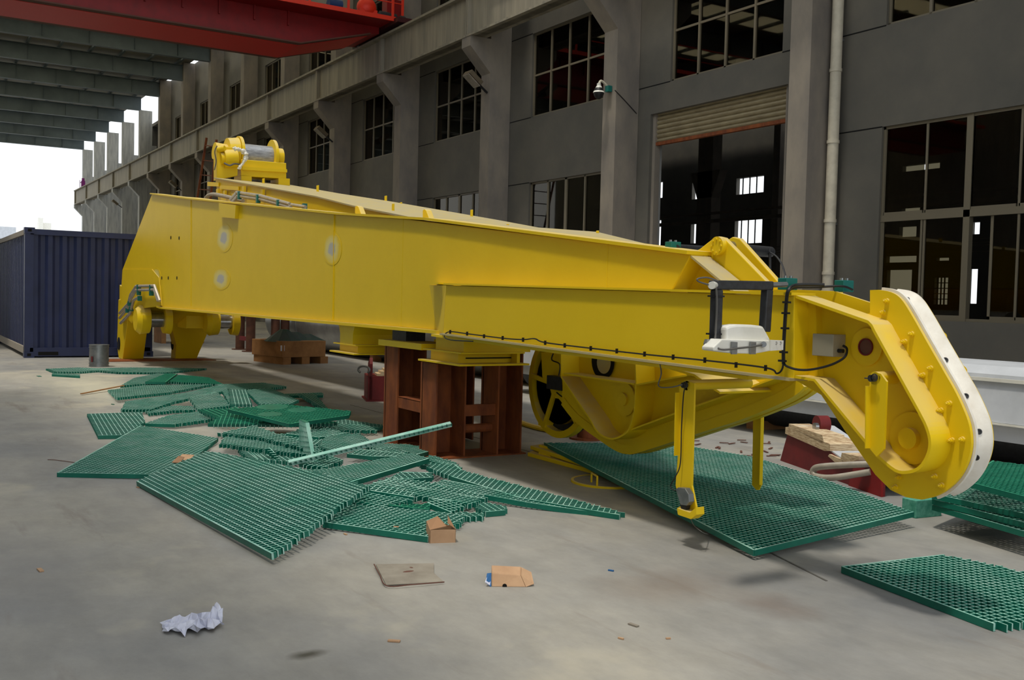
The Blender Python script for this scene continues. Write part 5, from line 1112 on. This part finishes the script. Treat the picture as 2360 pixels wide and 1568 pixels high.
# crumpled paper
random.seed(3)
c = PZ(440, 1452, .0); m = MB(); nx, ny = 16, 9; ax1 = (PZ(512, 1440)-PZ(374, 1452)); ax2 = (PZ(430, 1420)-PZ(438, 1468)); g0 = PZ(374, 1452)-ax2*.5
vs = []
for j in range(ny):
    for i in range(nx):
        s_, t_ = i/(nx-1), j/(ny-1); edge = .75+.25*math.sin(i*1.7+j)
        p = g0+ax1*(s_+.03*random.uniform(-1, 1))+ax2*(.5+(t_-.5)*edge*(.45+.55*math.sin(math.pi*min(1, s_*1.05))))
        z = .045*abs(math.sin(i*.55+j*.8+.4))*abs(math.sin(j*.9+.5+i*.2))+random.uniform(0, .009); z *= (.4+s_*.8)
        if i >= nx-3 and j > 4: z += .03
        vs.append(p+Vector((random.uniform(-.006, .006), random.uniform(-.006, .006), z+.003)))
m.add(vs, [[j*nx+i, j*nx+i+1, (j+1)*nx+i+1, (j+1)*nx+i] for j in range(ny-1) for i in range(nx-1)])
o = m.build('crumpled_paper', M_paper); sm = o.modifiers.new('solid', 'SOLIDIFY'); sm.thickness = .001
tag(o, 'crumpled bluish-white paper alone on the floor in the foreground', 'paper')
# flat mat
t = thing('flattened_sheet', 'flat stained grey sheet with curled edges on the floor', 'sheet', tuple(PZ(900, 1350)))
m = MB(); m.prism([PZ(890, 1350, .004), PZ(1022, 1342, .004), PZ(1000, 1322, .004), PZ(1000, 1300, .004), PZ(866, 1302, .004)], up*.003); m.build('sheet', M_cloth, t)
m = MB(); m.tube([PZ(862, 1301, .02), PZ(875, 1325, .015), PZ(892, 1351, .01), PZ(950, 1348, .012), PZ(1024, 1342, .01)], .003, 6); m.build('curled_edge', M_brown, t)
m = MB(); m.sphere(PZ(941, 1318, .006), .016, 10, 6, sc=(1, 2.2, .15)); m.sphere(PZ(948, 1309, .006), .01, 10, 6, sc=(1.5, 1, .2)); m.build('dark_stain', M_brown, t)
# sticks and crumbs
t = MB(); t.bar(PZ(187, 908, .02), PZ(285, 889, .05), .03, .012); tag(t.build('wood_batten', M_crate), 'thin pale wooden batten pointing out of the heap at left', 'stick')
t = MB(); t.tube([PZ(110, 1060, .004), PZ(130, 1061, .006), PZ(175, 1067, .004)], .003, 5); tag(t.build('wire', M_brown), 'short rusty wire on the floor left of the dull green panel', 'wire')
for (x, y, L_, an, mm, lab) in ((318, 1125, .03, .3, M_card, 'tiny pink chip at the left tip of the nearest panel'), (796, 1233, .03, .1, M_card, 'tiny orange chip in front of the clean green panel'), (913, 1216, .03, 1., M_card, 'small beige scrap on the clean green panel'),
    (1460, 1443, .05, .2, M_cloth, 'small grey scrap in the lower middle foreground'), (1431, 1474, .025, .4, M_card, 'tiny orange chip below the grey scrap'), (1540, 1474, .02, 1.2, M_card, 'tiny orange speck right of the grey scrap'), (908, 1480, .05, .9, M_card, 'thin straw-coloured sliver below the flat sheet'), (93, 1316, .06, .1, M_card, 'flat tan sliver at the far left foreground'), (1408, 1317, .03, .5, M_bluep, 'tiny bluish speck right of the crushed carton'), (260, 933, .06, .2, M_green, 'small green crumb left of the bent strip'), (90, 868, .14, .1, M_green, 'small green offcut at the far left floor')):
    c = PZ(x, y, .0 if (x, y) != (913, 1216) else .05); m = MB(); v_ = Vector((math.cos(an), math.sin(an), 0)); m.bar(c-v_*L_/2+up*.004, c+v_*L_/2+up*.004, L_*.35, .006); tag(m.build('floor_scrap', mm), lab, 'scrap')
rnd = random.Random(5); pile = MB(); c = PZ(1690, 1058)
for i in range(26):
    q = PZ(1590+rnd.random()*190, 1015+rnd.random()*40); a_ = rnd.random()*3; pile.bar(q+up*.006, q+Vector((math.cos(a_), math.sin(a_), 0))*.09+up*.01, .02, .006)
tag(pile.build('leaf_litter', M_brown), 'scatter of small brown chips behind the largest grating sheet', 'litter', kind='stuff')
